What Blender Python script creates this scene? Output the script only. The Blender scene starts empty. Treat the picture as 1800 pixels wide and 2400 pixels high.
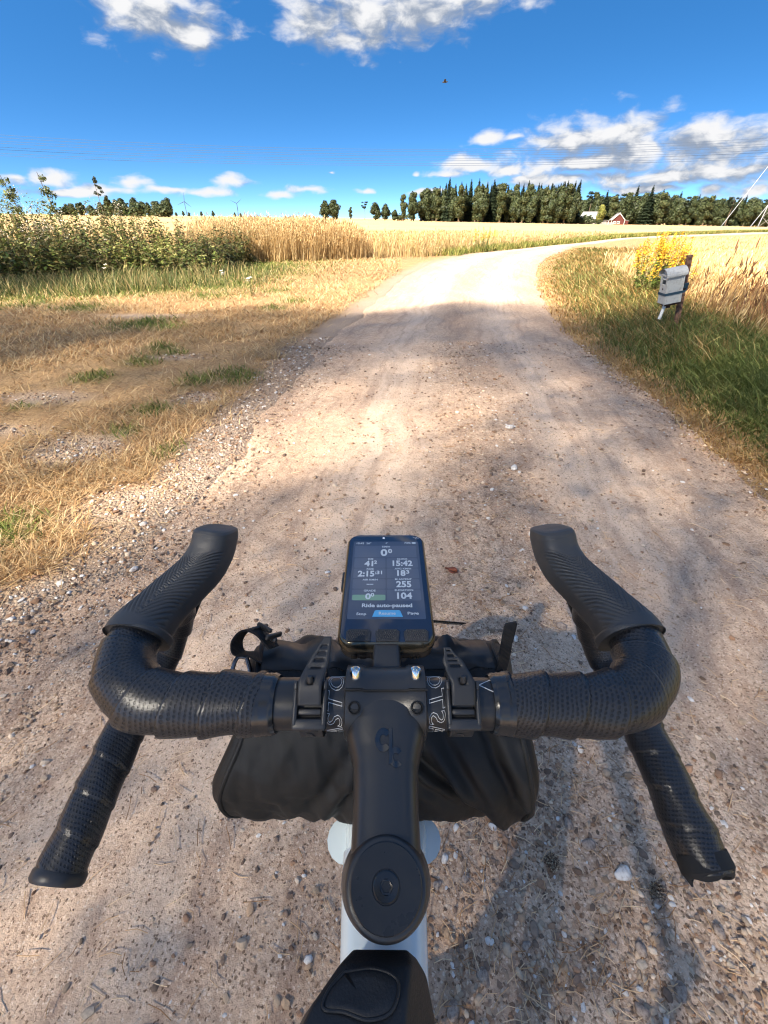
import bpy, bmesh, math, random
import numpy as np
from mathutils import Vector, Matrix
R = math.radians
rng = np.random.default_rng(7)
random.seed(7)
sc = bpy.context.scene
COL = sc.collection

# ------------------------------------------------------------------ camera
CAM_H = 1.19
cam_d = bpy.data.cameras.new('camera')
cam = bpy.data.objects.new('camera', cam_d); COL.objects.link(cam)
cam.location = (0, 0, CAM_H)
cam.rotation_euler = (R(90 - 34.528), 0, 0)
cam_d.sensor_fit = 'HORIZONTAL'
cam_d.sensor_width = 36.0
cam_d.lens = 36.0 * 1000 / 1800          # very wide phone lens
cam_d.clip_start = 0.01
cam_d.clip_end = 9000
sc.camera = cam

# ------------------------------------------------------------------ light
SUN_EL, SUN_AZ = R(41), R(222)           # azimuth clockwise from +Y: behind the camera, to the left
sun_dir = Vector((math.sin(SUN_AZ) * math.cos(SUN_EL), math.cos(SUN_AZ) * math.cos(SUN_EL), math.sin(SUN_EL)))
sd = bpy.data.lights.new('sun', 'SUN'); sd.energy = 3.6; sd.angle = R(1.2); sd.color = (1.0, 0.91, 0.78)
so = bpy.data.objects.new('sun', sd); COL.objects.link(so)
so.rotation_euler = sun_dir.to_track_quat('Z', 'Y').to_euler()
so.location = (-20, -20, 30)
sc.view_settings.view_transform = 'Standard'
sc.view_settings.look = 'None'
sc.view_settings.exposure = 2.4
sc.view_settings.gamma = 1.0
sc.view_settings.use_curve_mapping = False
sc.cycles.use_denoising = True
sc.cycles.use_adaptive_sampling = True
sc.cycles.adaptive_threshold = 0.02
sc.cycles.filter_width = 1.15
sc.cycles.max_bounces = 6
sc.cycles.transparent_max_bounces = 6

def nd(nt, t, ins=None, **props):
    n = nt.nodes.new(t)
    for k, v in props.items():
        setattr(n, k, v)
    for k, v in (ins or {}).items():
        s = n.inputs[k]
        if isinstance(v, bpy.types.NodeSocket):
            nt.links.new(v, s)
        elif isinstance(v, bpy.types.Node):
            nt.links.new(v.outputs[0], s)
        else:
            s.default_value = v
    return n
def mth(nt, op, a, b=0.0, c=None, clamp=False):
    ins = {0: a, 1: b}
    if c is not None: ins[2] = c
    return nd(nt, 'ShaderNodeMath', ins, operation=op, use_clamp=clamp).outputs[0]
def mixc(nt, f, a, b, bt='MIX'):
    n = nd(nt, 'ShaderNodeMix', data_type='RGBA', blend_type=bt, clamp_factor=True)
    for k, v in ((0, f), (6, a), (7, b)):
        if isinstance(v, bpy.types.NodeSocket): nt.links.new(v, n.inputs[k])
        else: n.inputs[k].default_value = v if k == 0 else (tuple(v) + (1,))[:4]
    return n.outputs[2]
def ramp(nt, f, lo, hi, a=0.0, b=1.0, smooth=True):
    n = nd(nt, 'ShaderNodeMapRange', {0: f, 1: lo, 2: hi, 3: a, 4: b})
    n.interpolation_type = 'SMOOTHSTEP' if smooth else 'LINEAR'
    return n.outputs[0]
def vm(nt, op, a, b):
    n = nd(nt, 'ShaderNodeVectorMath', operation=op)
    for k, v in ((0, a), (1, b)):
        if isinstance(v, bpy.types.NodeSocket): nt.links.new(v, n.inputs[k])
        else: n.inputs[k].default_value = v
    return n

# ------------------------------------------------------------------ sky with fair-weather cumulus
world = bpy.data.worlds.new('World'); sc.world = world; world.use_nodes = True
wt = world.node_tree; wt.nodes.clear()
# cumulus heaps by (azimuth, elevation, half width, half height) in radians; unseen ones are added below
CLOUDS = [(-0.343, 0.2453, 0.074, 0.0268), (-0.296, 0.2287, 0.031, 0.0165), (-0.385, 0.2501, 0.037, 0.013), (-0.095, 0.2542, 0.054, 0.0255), (-0.029, 0.2598, 0.08, 0.0299), (0.051, 0.2618, 0.08, 0.0274), (0.129, 0.2735, 0.085, 0.0132), (-0.067, 0.2309, 0.034, 0.0098), (0.183, 0.1158, 0.019, 0.0079), (0.23, 0.1147, 0.012, 0.0036), (0.319, 0.1072, 0.052, 0.0148), (0.383, 0.1076, 0.053, 0.0185), (0.441, 0.0965, 0.034, 0.0115), (0.506, 0.0961, 0.057, 0.0167), (0.569, 0.0873, 0.053, 0.0163), (0.348, 0.0793, 0.097, 0.0135), (0.151, 0.0802, 0.049, 0.009), (0.225, 0.0727, 0.048, 0.009), (0.111, 0.0675, 0.042, 0.0046), (0.338, 0.0578, 0.084, 0.0077), (0.412, 0.0561, 0.079, 0.0093), (0.505, 0.0612, 0.072, 0.0129), (0.58, 0.0596, 0.048, 0.0124), (0.552, 0.0388, 0.028, 0.0071), (0.459, 0.0396, 0.063, 0.005), (0.268, 0.059, 0.048, 0.0059), (0.056, 0.0678, 0.01, 0.0027), (-0.093, 0.0709, 0.01, 0.0026), (0.614, 0.0333, 0.023, 0.0086), (-0.564, 0.0517, 0.049, 0.0115), (-0.6, 0.0505, 0.023, 0.0079), (-0.442, 0.0492, 0.032, 0.0112), (-0.472, 0.0393, 0.055, 0.0062), (-0.276, 0.0524, 0.04, 0.0105), (-0.311, 0.0388, 0.071, 0.0066), (-0.146, 0.0423, 0.051, 0.0075), (-0.034, 0.0407, 0.026, 0.0049), (-0.197, 0.0365, 0.05, 0.0055), (0.07, 0.0406, 0.035, 0.0042), (-0.379, 0.041, 0.045, 0.0052), (-0.527, 0.0352, 0.078, 0.0061)]
tc = nd(wt, 'ShaderNodeTexCoord')
sep = nd(wt, 'ShaderNodeSeparateXYZ', {0: tc.outputs['Generated']})
el = mth(wt, 'ARCSINE', sep.outputs[2]); az = mth(wt, 'ARCTAN2', sep.outputs[0], sep.outputs[1])
ae = nd(wt, 'ShaderNodeCombineXYZ', {0: az, 1: el, 2: 0.0}).outputs[0]
def n2d(v, sc_, detail, rough=.6, out=0):
    n = nd(wt, 'ShaderNodeTexNoise', {'Vector': vm(wt, 'MULTIPLY', v, sc_).outputs[0], 'Scale': 1.0, 'Detail': detail, 'Roughness': rough, 'Lacunarity': 2.1}, noise_dimensions='2D')
    return n.outputs[out]
wv = vm(wt, 'MULTIPLY', vm(wt, 'SUBTRACT', n2d(ae, (14, 30, 1), 2.0, .5, 1), (.5, .5, .5)).outputs[0], (.035, .014, 0)).outputs[0]
pv = vm(wt, 'ADD', ae, wv).outputs[0]
def heaps(v, lst, off=(0, 0)):
    acc = None
    for (a, e, ra, re) in lst:
        k_ = 1.42 if (a > .28 and .05 < e < .2) else (.72 if (a < .05 and e < .08) else 1.0)
        sx, sy = 1 / (ra * 1.45 * k_), 1 / (re * 1.5 * k_)
        mp = nd(wt, 'ShaderNodeMapping', {'Vector': v, 'Location': (-(a + off[0]) * sx, -(e + off[1]) * sy, 0), 'Scale': (sx, sy, 0)}).outputs[0]
        l = nd(wt, 'ShaderNodeVectorMath', {0: mp}, operation='LENGTH').outputs['Value']
        acc = l if acc is None else mth(wt, 'SMOOTH_MIN', acc, l, 0.25)
    return mth(wt, 'SUBTRACT', 1.0, acc)
BIGC = [c for c in CLOUDS if c[2] * c[3] > .00045 and abs(c[0]) < .8]
nz = n2d(pv, (18, 40, 1), 7.0, .50)
nz1 = n2d(vm(wt, 'ADD', pv, (-.010, .010, 0)).outputs[0], (19, 42, 1), 4.0, .55)
m0 = heaps(pv, CLOUDS); m1 = heaps(pv, BIGC, (.006, -.014))
# added cumulus over the unseen rest of the sky, for white fill in shade
field3 = nd(wt, 'ShaderNodeTexNoise', {'Vector': tc.outputs['Generated'], 'Scale': 3.2, 'Detail': 3.0, 'Roughness': .5}).outputs[0]
away = mth(wt, 'MAXIMUM', ramp(wt, mth(wt, 'ABSOLUTE', az), .80, 1.05), ramp(wt, el, .36, .50))
rest = mth(wt, 'SUBTRACT', mth(wt, 'MULTIPLY', mth(wt, 'SUBTRACT', field3, .5), 6.0), mth(wt, 'SUBTRACT', 4.0, mth(wt, 'MULTIPLY', away, 4.0)))
m0 = mth(wt, 'MAXIMUM', m0, rest)
d0 = mth(wt, 'ADD', m0, mth(wt, 'MULTIPLY', mth(wt, 'SUBTRACT', nz, 0.5), 1.9))
alpha = ramp(wt, d0, -0.12, 0.85)
alpha = mth(wt, 'MULTIPLY', alpha, mth(wt, 'GREATER_THAN', sep.outputs[2], -0.02))
# sunlit tops against shaded undersides
lit = mth(wt, 'ADD', mth(wt, 'MULTIPLY', mth(wt, 'SUBTRACT', nz, nz1), 1.5), mth(wt, 'MULTIPLY', mth(wt, 'SUBTRACT', m0, mth(wt, 'MAXIMUM', m1, -.4)), .55))
lit = ramp(wt, lit, -.26, .42)
SKY_STR = 0.05
cl_col = mixc(wt, lit, (1.25, 1.5, 1.95), (3.6, 3.6, 3.65))
# the air seen at a low angle: sample the sky model a little higher so that the blue holds down to the fields
elev2 = mth(wt, 'ADD', mth(wt, 'MULTIPLY', mth(wt, 'MAXIMUM', sep.outputs[2], 0.0), 2.9), 0.105)
skyv = nd(wt, 'ShaderNodeCombineXYZ', {0: sep.outputs[0], 1: sep.outputs[1], 2: elev2}).outputs[0]
skyv = nd(wt, 'ShaderNodeVectorMath', {0: skyv}, operation='NORMALIZE').outputs[0]
sky = nd(wt, 'ShaderNodeTexSky', sky_type='NISHITA', sun_disc=False, sun_elevation=SUN_EL, sun_rotation=SUN_AZ,
         altitude=100.0, air_density=1.0, dust_density=0.15, ozone_density=2.5)
try: wt.links.new(skyv, sky.inputs[0])
except Exception: pass
sat = nd(wt, 'ShaderNodeHueSaturation', {'Saturation': 1.32, 'Value': 1.0, 'Color': sky.outputs[0]})
out = mixc(wt, alpha, sat.outputs[0], cl_col)
bg = nd(wt, 'ShaderNodeBackground', {'Color': out, 'Strength': SKY_STR})
world.cycles.sampling_method = 'MANUAL'; world.cycles.sample_map_resolution = 128
wo = nd(wt, 'ShaderNodeOutputWorld'); wt.links.new(bg.outputs[0], wo.inputs[0])

# ------------------------------------------------------------------ helpers: colours, meshes, things
def lin(r, g, b):
    f = lambda c: (c / 255) / 12.92 if c <= 10 else (((c / 255) + .055) / 1.055) ** 2.4
    return (f(r), f(g), f(b))
def c4(c): return (c[0], c[1], c[2], 1.0)

def mat(name, base=(.5, .5, .5), rough=.6, metal=0.0, spec=.5, **kw):
    m = bpy.data.materials.new(name); m.use_nodes = True
    b = m.node_tree.nodes['Principled BSDF']
    b.inputs['Base Color'].default_value = c4(base)
    b.inputs['Roughness'].default_value = rough
    b.inputs['Metallic'].default_value = metal
    b.inputs['Specular IOR Level'].default_value = spec
    for k, v in kw.items(): b.inputs[k.replace('_', ' ')].default_value = v
    return m
def bsdf(m): return m.node_tree.nodes['Principled BSDF']
def setn(m, k, sock): m.node_tree.links.new(sock, bsdf(m).inputs[k])
def objco(m): return nd(m.node_tree, 'ShaderNodeTexCoord').outputs['Object']
def noise(nt, co, scale, detail=4, rough=.55, out=0):
    return nd(nt, 'ShaderNodeTexNoise', {'Vector': co, 'Scale': scale, 'Detail': float(detail), 'Roughness': rough}).outputs[out]
def bump(m, h, strength=.4, dist=.002, normal=None):
    ins = {'Height': h, 'Strength': strength, 'Distance': dist}
    if normal is not None: ins['Normal'] = normal
    return nd(m.node_tree, 'ShaderNodeBump', ins).outputs[0]

class MB:
    """collects vertices / faces / uvs and links ONE mesh object"""
    def __init__(s): s.v = []; s.f = []; s.uv = {}; s.n = 0
    def add(s, V, F, uv=None):
        V = np.asarray(V, float); o = s.n
        s.v.append(V)
        for k, f in enumerate(F):
            s.f.append([int(i) + o for i in f])
            if uv is not None: s.uv[len(s.f) - 1] = [tuple(uv[i]) for i in f]
        s.n += len(V); return s
    def xform(s, M):
        s.v = [np.array([(M @ Vector(p))[:] for p in V]) for V in s.v]; return s
    def box(s, c, size, rot=None):
        c = np.array(c, float); h = np.array(size, float) / 2
        V = np.array([(x, y, z) for x in (-1, 1) for y in (-1, 1) for z in (-1, 1)], float) * h
        if rot is not None: V = np.array([(rot @ Vector(p))[:] for p in V])
        return s.add(V + c, [(0, 1, 3, 2), (4, 6, 7, 5), (0, 4, 5, 1), (2, 3, 7, 6), (0, 2, 6, 4), (1, 5, 7, 3)])
    def rbox(s, c, size, r=.003, seg=3, rot=None, only_z=False):
        bm = bmesh.new(); bmesh.ops.create_cube(bm, size=1)
        for v in bm.verts: v.co = Vector((v.co.x * size[0], v.co.y * size[1], v.co.z * size[2]))
        es = [e for e in bm.edges if not only_z or abs((e.verts[0].co - e.verts[1].co).normalized().z) > .9]
        bmesh.ops.bevel(bm, geom=es, offset=r, segments=seg, affect='EDGES', profile=.5)
        bm.verts.index_update()
        V = [v.co.copy() for v in bm.verts]
        if rot is not None: V = [rot @ p for p in V]
        V = np.array([p[:] for p in V]) + np.array(c, float)
        s.add(V, [[v.index for v in f.verts] for f in bm.faces]); bm.free(); return s
    def rings(s, rings, closed=True, cap0=True, cap1=True, uv=None):
        n = len(rings[0]); V = np.concatenate(rings); F = []; UVs = []
        m = n if closed else n - 1
        for i in range(len(rings) - 1):
            for j in range(m):
                j2 = (j + 1) % n
                F.append((i * n + j, i * n + j2, (i + 1) * n + j2, (i + 1) * n + j))
                if uv is not None: UVs.append([uv(i, j), uv(i, j + 1), uv(i + 1, j + 1), uv(i + 1, j)])
        o = s.n; k0 = len(s.f)
        s.add(V, F)
        for k, u in enumerate(UVs): s.uv[k0 + k] = u
        if cap0 and closed: s.f.append([o + j for j in range(n)][::-1])
        if cap1 and closed: s.f.append([o + (len(rings) - 1) * n + j for j in range(n)])
        return s
    def tube(s, P, r, n=12, cap=True, uv=False, up=(0, 0, 1), rfun=None):
        P = np.asarray(P, float); N = len(P)
        r = np.full(N, r, float) if np.isscalar(r) else np.asarray(r, float)
        T = np.gradient(P, axis=0); T /= np.linalg.norm(T, axis=1)[:, None] + 1e-12
        u = np.array(up, float)
        if abs(T[0] @ u) > .95: u = np.array((1., 0, 0))
        u = u - T[0] * (T[0] @ u); u /= np.linalg.norm(u)
        L = np.concatenate([[0], np.cumsum(np.linalg.norm(np.diff(P, axis=0), axis=1))])
        A = np.linspace(0, 2 * np.pi, n, endpoint=False); rg = []
        for i in range(N):
            u = u - T[i] * (T[i] @ u); u /= np.linalg.norm(u); w = np.cross(T[i], u)
            rr = r[i] if rfun is None else r[i] + rfun(L[i], A)
            rr = np.broadcast_to(rr, (n,))
            rg.append(P[i] + (np.cos(A) * rr)[:, None] * u + (np.sin(A) * rr)[:, None] * w)
        f = (lambda i, j: (L[min(i, N - 1)], 2 * math.pi * j / n)) if uv else None
        return s.rings(rg, True, cap, cap, f)
    def cyl(s, a, b, r0, r1=None, n=20):
        return s.tube([a, b], [r0, r0 if r1 is None else r1], n)
    def lathe(s, prof, origin, axis, n=32, cap1=True):
        ax = Vector(axis).normalized(); q = ax.to_track_quat('Z', 'Y').to_matrix(); rg = []
        for (r, h) in prof:
            rg.append(np.array([(Vector(origin) + q @ Vector((r * math.cos(a), r * math.sin(a), h)))[:] for a in np.linspace(0, 2 * np.pi, n, endpoint=False)]))
        return s.rings(rg, True, True, cap1)
    def build(s, name, m=None, parent=None, smooth=True, angle=40):
        me = bpy.data.meshes.new(name)
        V = np.concatenate(s.v) if s.v else np.zeros((0, 3))
        me.from_pydata(V.tolist(), [], s.f)
        if s.uv:
            ul = me.uv_layers.new(name='uv')
            for pi, u in s.uv.items():
                p = me.polygons[pi]
                for k, li in enumerate(p.loop_indices): ul.data[li].uv = u[k]
        return link(name, me, m, parent, smooth, angle)

def link(name, me, m=None, parent=None, smooth=True, angle=40):
    if m is not None and not me.materials: me.materials.append(m)
    if smooth:
        me.polygons.foreach_set('use_smooth', np.ones(len(me.polygons), bool))
        if angle < 180: me.set_sharp_from_angle(angle=R(angle))
    me.update()
    o = bpy.data.objects.new(name, me); COL.objects.link(o)
    if parent is not None:
        o.parent = parent
        o.location = -world_loc(parent)
    return o
def world_loc(o):
    l = Vector(o.location); p = o.parent
    while p is not None: l = l + Vector(p.location); p = p.parent
    return l

def np_mesh(name, V, T, col=None, uvs=None, smooth=False, extra=None):
    """triangles (N,3) or quads (N,4) straight from numpy, with an optional per-vertex colour"""
    V = np.asarray(V, np.float32); T = np.asarray(T, np.int32); k = T.shape[1]
    me = bpy.data.meshes.new(name)
    me.vertices.add(len(V)); me.vertices.foreach_set('co', V.ravel())
    me.loops.add(T.size); me.loops.foreach_set('vertex_index', T.ravel())
    me.polygons.add(len(T)); me.polygons.foreach_set('loop_start', np.arange(0, T.size, k, dtype=np.int32))
    try: me.polygons.foreach_set('loop_total', np.full(len(T), k, np.int32))
    except Exception: pass
    if col is not None:
        a = me.attributes.new('col', 'FLOAT_COLOR', 'POINT')
        c = np.ones((len(V), 4), np.float32); c[:, :3] = col
        a.data.foreach_set('color', c.ravel())
    for nm, arr in (extra or {}).items():
        a = me.attributes.new(nm, 'FLOAT', 'POINT'); a.data.foreach_set('value', np.asarray(arr, np.float32))
    me.update(calc_edges=True)
    if smooth: me.polygons.foreach_set('use_smooth', np.ones(len(T), bool))
    return me

def thing(name, label, cat, loc=(0, 0, 0), group=None, rotz=0.0):
    o = bpy.data.objects.new(name, None); COL.objects.link(o)
    o.empty_display_size = .1
    o.location = loc; o.rotation_euler = (0, 0, rotz)
    return tag(o, label, cat, group)
def tag(o, label, cat, group=None):
    o['label'] = label; o['category'] = cat
    if group: o['group'] = group
    return o
def struct(o): o['kind'] = 'structure'; return o
def stuff(o, label=None, cat=None):
    o['kind'] = 'stuff'
    if label: o['label'] = label; o['category'] = cat
    return o

# value noise for scattering
def _hash(ix, iy, seed):
    h = (ix.astype(np.int64) * 374761393 + iy.astype(np.int64) * 668265263 + seed * 1442695041) & 0x7fffffff
    h = (h ^ (h >> 13)) * 1274126177 & 0x7fffffff
    return ((h ^ (h >> 16)) & 0xffff) / 65535.0
def vnoise(x, y, seed=0):
    x = np.asarray(x, float); y = np.asarray(y, float)
    ix = np.floor(x); iy = np.floor(y); fx = x - ix; fy = y - iy
    fx = fx * fx * (3 - 2 * fx); fy = fy * fy * (3 - 2 * fy)
    a = _hash(ix, iy, seed); b = _hash(ix + 1, iy, seed); c = _hash(ix, iy + 1, seed); d = _hash(ix + 1, iy + 1, seed)
    return (a * (1 - fx) + b * fx) * (1 - fy) + (c * (1 - fx) + d * fx) * fy
def fbm(x, y, seed=0, o=4):
    t = 0; a = .5; n = 0
    for k in range(o):
        t = t + a * vnoise(x * 2 ** k, y * 2 ** k, seed + k * 17); n += a; a *= .5
    return t / n
def sstep(a, b, x):
    t = np.clip((x - a) / (b - a), 0, 1); return t * t * (3 - 2 * t)
def spline(P, n):
    """Catmull-Rom through P, n samples"""
    P = np.asarray(P, float); Q = np.concatenate([[2 * P[0] - P[1]], P, [2 * P[-1] - P[-2]]])
    t = np.linspace(0, len(P) - 1 - 1e-9, n); i = t.astype(int); f = (t - i)[:, None]
    a, b, c, d = Q[i], Q[i + 1], Q[i + 2], Q[i + 3]
    return .5 * (2 * b + (c - a) * f + (2 * a - 5 * b + 4 * c - d) * f ** 2 + (3 * b - a - 3 * c + d) * f ** 3)

# ------------------------------------------------------------------ ground, field, road
RLy = [-40, -6, .3, .9, 1.3, 2, 3, 5.2, 7.8, 11.8, 15.7, 19.9, 24.8, 30, 39.5, 52, 75, 110]
RLx = [-2.6, -1.9, -1.75, -1.5, -1.05, -.97, -.91, -.7, -.23, .46, 1.5, 3.34, 7.3, 11.7, 20.2, 36, 75, 150]
RRy = [-40, -6, 0, 1.93, 3.7, 5.44, 7.5, 10.1, 14.1, 18.6, 22.5, 27, 36.7, 48, 70, 105]
RRx = [1.4, 1.6, 1.85, 2.04, 2.2, 2.32, 2.68, 3.27, 4.42, 6.2, 8.2, 10.5, 18.8, 35, 76, 155]
def rl(y): return np.interp(y, RLy, RLx)
def rr(y): return np.interp(y, RRy, RRx)
def terr(x, y):
    x = np.asarray(x, float); y = np.asarray(y, float)
    s = sstep(25, 260, np.hypot(x, y))
    z = s * (.25 - .0145 * np.clip(x, -260, 260))
    return z + (fbm(x * .12, y * .12, 5, 3) - .5) * .12 * sstep(3, 14, np.hypot(x, y)) * (1 - s)
def roadness(x, y):
    """1 inside the road, 0 outside; y behind the far bend falls outside"""
    w = .12 * (fbm(x * 3, y * 3, 31, 3) - .5)
    return (x > rl(y) + w) & (x < rr(y) + w) & (y < 105)
def road_z(x, y):
    t = np.clip((x - rl(y)) / (rr(y) - rl(y)), 0, 1)
    crown = .045 * (1 - (2 * t - 1) ** 2)
    rut = .012 * np.exp(-((t - .30) / .07) ** 2) + .012 * np.exp(-((t - .70) / .07) ** 2)
    return terr(x, y) + .006 + crown - rut * sstep(0, 3, y)
def in_field(x, y):
    w = 2.0 * (fbm(x * .15, y * .15, 77, 2) - .5)
    left = (y > 20.5 + w + np.clip(-x - 6, 0, 30) * .35) & (x < rl(y) - 2.6 + w * .5)
    right = (x > rr(y) + 3.6 + w * .5) & (y > 6.5)
    return left | right

def ground_bump(x, y):
    d = np.maximum(rl(y) - x, x - rr(y))
    return (fbm(x * 2.2, y * 2.2, 11, 4) - .5) * .05 * sstep(.15, 1.4, d)
def axis(lo, hi, fine, n, k):
    u = np.linspace(np.arcsinh(lo / k), np.arcsinh(hi / k), n); return np.sinh(u) * k
GX = axis(-1600, 1600, 0, 330, 1.6); GY = np.concatenate([np.linspace(-45, -1.5, 14)[:-1], axis(-1.5, 2600, 0, 330, 2.2)])
X, Y = np.meshgrid(GX, GY)
inside = (X > rl(Y) + .1) & (X < rr(Y) - .1) & (Y < 108)
Z = terr(X, Y) + ground_bump(X, Y) * sstep(40, 8, np.hypot(X, Y))
Z = np.where(inside, terr(X, Y) - .05, Z)
V = np.stack([X, Y, Z], -1).reshape(-1, 3)
ny, nx = X.shape
idx = np.arange(nx * ny).reshape(ny, nx)
Q = np.stack([idx[:-1, :-1], idx[:-1, 1:], idx[1:, 1:], idx[1:, :-1]], -1).reshape(-1, 4)
cx = V[Q].mean(1); isf = in_field(cx[:, 0], cx[:, 1])
def sub_mesh(name, V, Q, attrs):
    used = np.unique(Q); remap = np.full(len(V), -1); remap[used] = np.arange(len(used))
    return np_mesh(name, V[used], remap[Q], smooth=True, extra={k: a[used] for k, a in attrs.items()})
# patches of the ground itself: bare gravel, green turf, dry thatch
TUFTS = [(-3.35, 6.27, .5), (-2.9, 6.1, .3), (-2.44, 4.43, .22), (-1.66, 3.82, .2), (-1.24, 3.85, .22), (-1.4, 4.0, .2), (-1.76, 2.67, .13), (-1.75, 3.09, .17), (-2.65, 3.89, .2), (-2.76, 3.22, .13), (-1.54, 8.25, .3), (-1.79, 7.55, .25), (-2.5, 5.0, .2), (-2.3, 4.75, .2), (-4.9, 7.6, .5), (-6, 7.9, .6), (-1.3, 2.4, .12), (-1.75, 1.55, .2), (-2.0, 1.3, .2), (-3.2, 8.9, .6), (-2.2, 9.6, .5)]
GRAVEL = [(-1.92, 2.45, .35, .28), (-2.75, 3.35, .4, .16), (-2.18, 4.6, .35, .12), (-1.35, 1.8, .25, .25), (-2.6, 2.7, .3, .12), (-1.5, 3.35, .2, .15), (-3.6, 6.9, .9, .2)]
def green_at(x, y):
    g = np.zeros_like(np.asarray(x, float))
    for (a, b, r) in TUFTS: g = np.maximum(g, 1.25 - np.hypot((x - a), (y - b)) / r)
    n = fbm(x * 1.3, y * 1.3, 41, 3)
    right = sstep(.1, .9, x - rr(y)) * (y < 24)
    back = sstep(8.2, 10.5, y + np.clip(-x - 4, 0, 4) * .55) * sstep(1.2, 3.4, rl(y) - x) * (x < 0) * (.35 + .9 * sstep(-1, -4.5, x))
    return np.clip(np.maximum(np.maximum(g * (.6 + .8 * n), right * (.45 + .7 * n)), back * (.5 + .8 * n)), 0, 1)
def gravel_at(x, y):
    g = np.zeros_like(np.asarray(x, float))
    for (a, b, rx, ry) in GRAVEL: g = np.maximum(g, 1.3 - np.hypot((x - a) / rx, (y - b) / ry))
    n = fbm(x * 2.6, y * 2.6, 61, 3)
    edge = sstep(.55, .0, rl(y) - x) * (x < rl(y) + .3)
    return np.clip(np.maximum(g, edge * 1.1) * (.45 + 1.1 * n), 0, 1)
ga = green_at(V[:, 0], V[:, 1]); gr_ = gravel_at(V[:, 0], V[:, 1])

m_ground = mat('dry_turf_soil', rough=.95, spec=.15); nt = m_ground.node_tree; co = objco(m_ground)
a_g = nd(nt, 'ShaderNodeAttribute', attribute_name='green').outputs['Fac']
a_r = nd(nt, 'ShaderNodeAttribute', attribute_name='gravel').outputs['Fac']
n1 = noise(nt, co, 3.2, 6, .6); n2 = noise(nt, co, 38, 4, .65); n3 = noise(nt, co, 170, 3, .6)
dry = mixc(nt, ramp(nt, n1, .3, .72), lin(158, 122, 84), lin(196, 160, 112))
dry = mixc(nt, ramp(nt, n2, .35, .7), dry, lin(120, 90, 62))
dry = mixc(nt, ramp(nt, n3, .45, .7, 0, .7), dry, lin(214, 186, 140))
grn = mixc(nt, ramp(nt, n2, .3, .7), lin(92, 92, 48), lin(124, 122, 66))
grn = mixc(nt, ramp(nt, n3, .45, .75, 0, .6), grn, lin(70, 72, 34))
vo = nd(nt, 'ShaderNodeTexVoronoi', {'Vector': co, 'Scale': 75.0})
grv = mixc(nt, ramp(nt, vo.outputs['Distance'], .0, .75), lin(202, 182, 160), lin(152, 128, 106))
grv = mixc(nt, nd(nt, 'ShaderNodeSeparateColor', {0: vo.outputs['Color']}).outputs[0], grv, lin(170, 150, 132))
c = mixc(nt, a_g, dry, grn); c = mixc(nt, a_r, c, grv)
setn(m_ground, 'Base Color', c)
hh = mth(nt, 'ADD', mth(nt, 'MULTIPLY', n2, 1.0), mth(nt, 'MULTIPLY', n3, .5))
hh = mth(nt, 'SUBTRACT', hh, mth(nt, 'MULTIPLY', vo.outputs['Distance'], mth(nt, 'MULTIPLY', a_r, .8)))
setn(m_ground, 'Normal', bump(m_ground, hh, .8, .02))

m_field = mat('stubble_straw', rough=.95, spec=.1); nt = m_field.node_tree; co = objco(m_field)
rot = nd(nt, 'ShaderNodeMapping', {'Vector': co, 'Rotation': (0, 0, R(-24)), 'Scale': (.35, 3.2, 1)}).outputs[0]
rows = noise(nt, rot, .8, 3, .5); big = noise(nt, co, .03, 4, .55); fine = noise(nt, co, 26, 5, .7)
tr = nd(nt, 'ShaderNodeMapping', {'Vector': co, 'Rotation': (0, 0, R(-6)), 'Scale': (.012, .19, 1)}).outputs[0]
tracks = noise(nt, tr, 1.0, 3, .6)
c = mixc(nt, ramp(nt, rows, .3, .7), lin(190, 158, 110), lin(206, 178, 130))
c = mixc(nt, ramp(nt, big, .42, .7, 0, .5), c, lin(178, 142, 90))
c = mixc(nt, ramp(nt, tracks, .6, .72, 0, .55), c, lin(160, 124, 78))
c = mixc(nt, ramp(nt, fine, .5, .75, 0, .5), c, lin(158, 124, 76))
setn(m_field, 'Base Color', c)
setn(m_field, 'Normal', bump(m_field, mth(nt, 'ADD', fine, mth(nt, 'MULTIPLY', rows, 1.5)), .6, .05))
at = {'green': ga, 'gravel': gr_}
struct(link('ground', sub_mesh('ground', V, Q[~isf], at), m_ground, angle=180))
struct(link('field', sub_mesh('field', V, Q[isf], at), m_field, angle=180))

# the gravel road: its own sheet, crowned, with two wheel tracks
ys = np.concatenate([np.linspace(-40, -3, 20)[:-1], np.arange(-3, -.4, .1), np.arange(-.4, 4, .022), 4 + np.cumsum(.022 * 1.028 ** np.arange(172))])
ys = ys[ys < 104]
tt = np.linspace(0, 1, 130)
Yr = np.repeat(ys[:, None], len(tt), 1)
wob = (fbm(ys * 2.5, ys * 0 + 3.3, 8, 4) - .5) * .28; wob2 = (fbm(ys * 2.5, ys * 0 + 9.1, 9, 4) - .5) * .22
xl = rl(ys) + wob; xr = rr(ys) + wob2
Xr = xl[:, None] + (xr - xl)[:, None] * tt
Zr = road_z(Xr, Yr) + ((fbm(Xr * 14, Yr * 14, 21, 4) - .5) * .012 + (fbm(Xr * 60, Yr * 60, 22, 3) - .5) * .006) * sstep(14, 4, Yr)
edge = np.minimum(tt, 1 - tt)[None, :] * (xr - xl)[:, None]
Zr = Zr - .035 * sstep(.05, 0.0, edge) - .004 * sstep(.5, 0, edge)
Vr = np.stack([Xr, Yr, Zr], -1).reshape(-1, 3)
ny, nx = Xr.shape; idx = np.arange(nx * ny).reshape(ny, nx)
Qr = np.stack([idx[:-1, :-1], idx[:-1, 1:], idx[1:, 1:], idx[1:, :-1]], -1).reshape(-1, 4)
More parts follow.
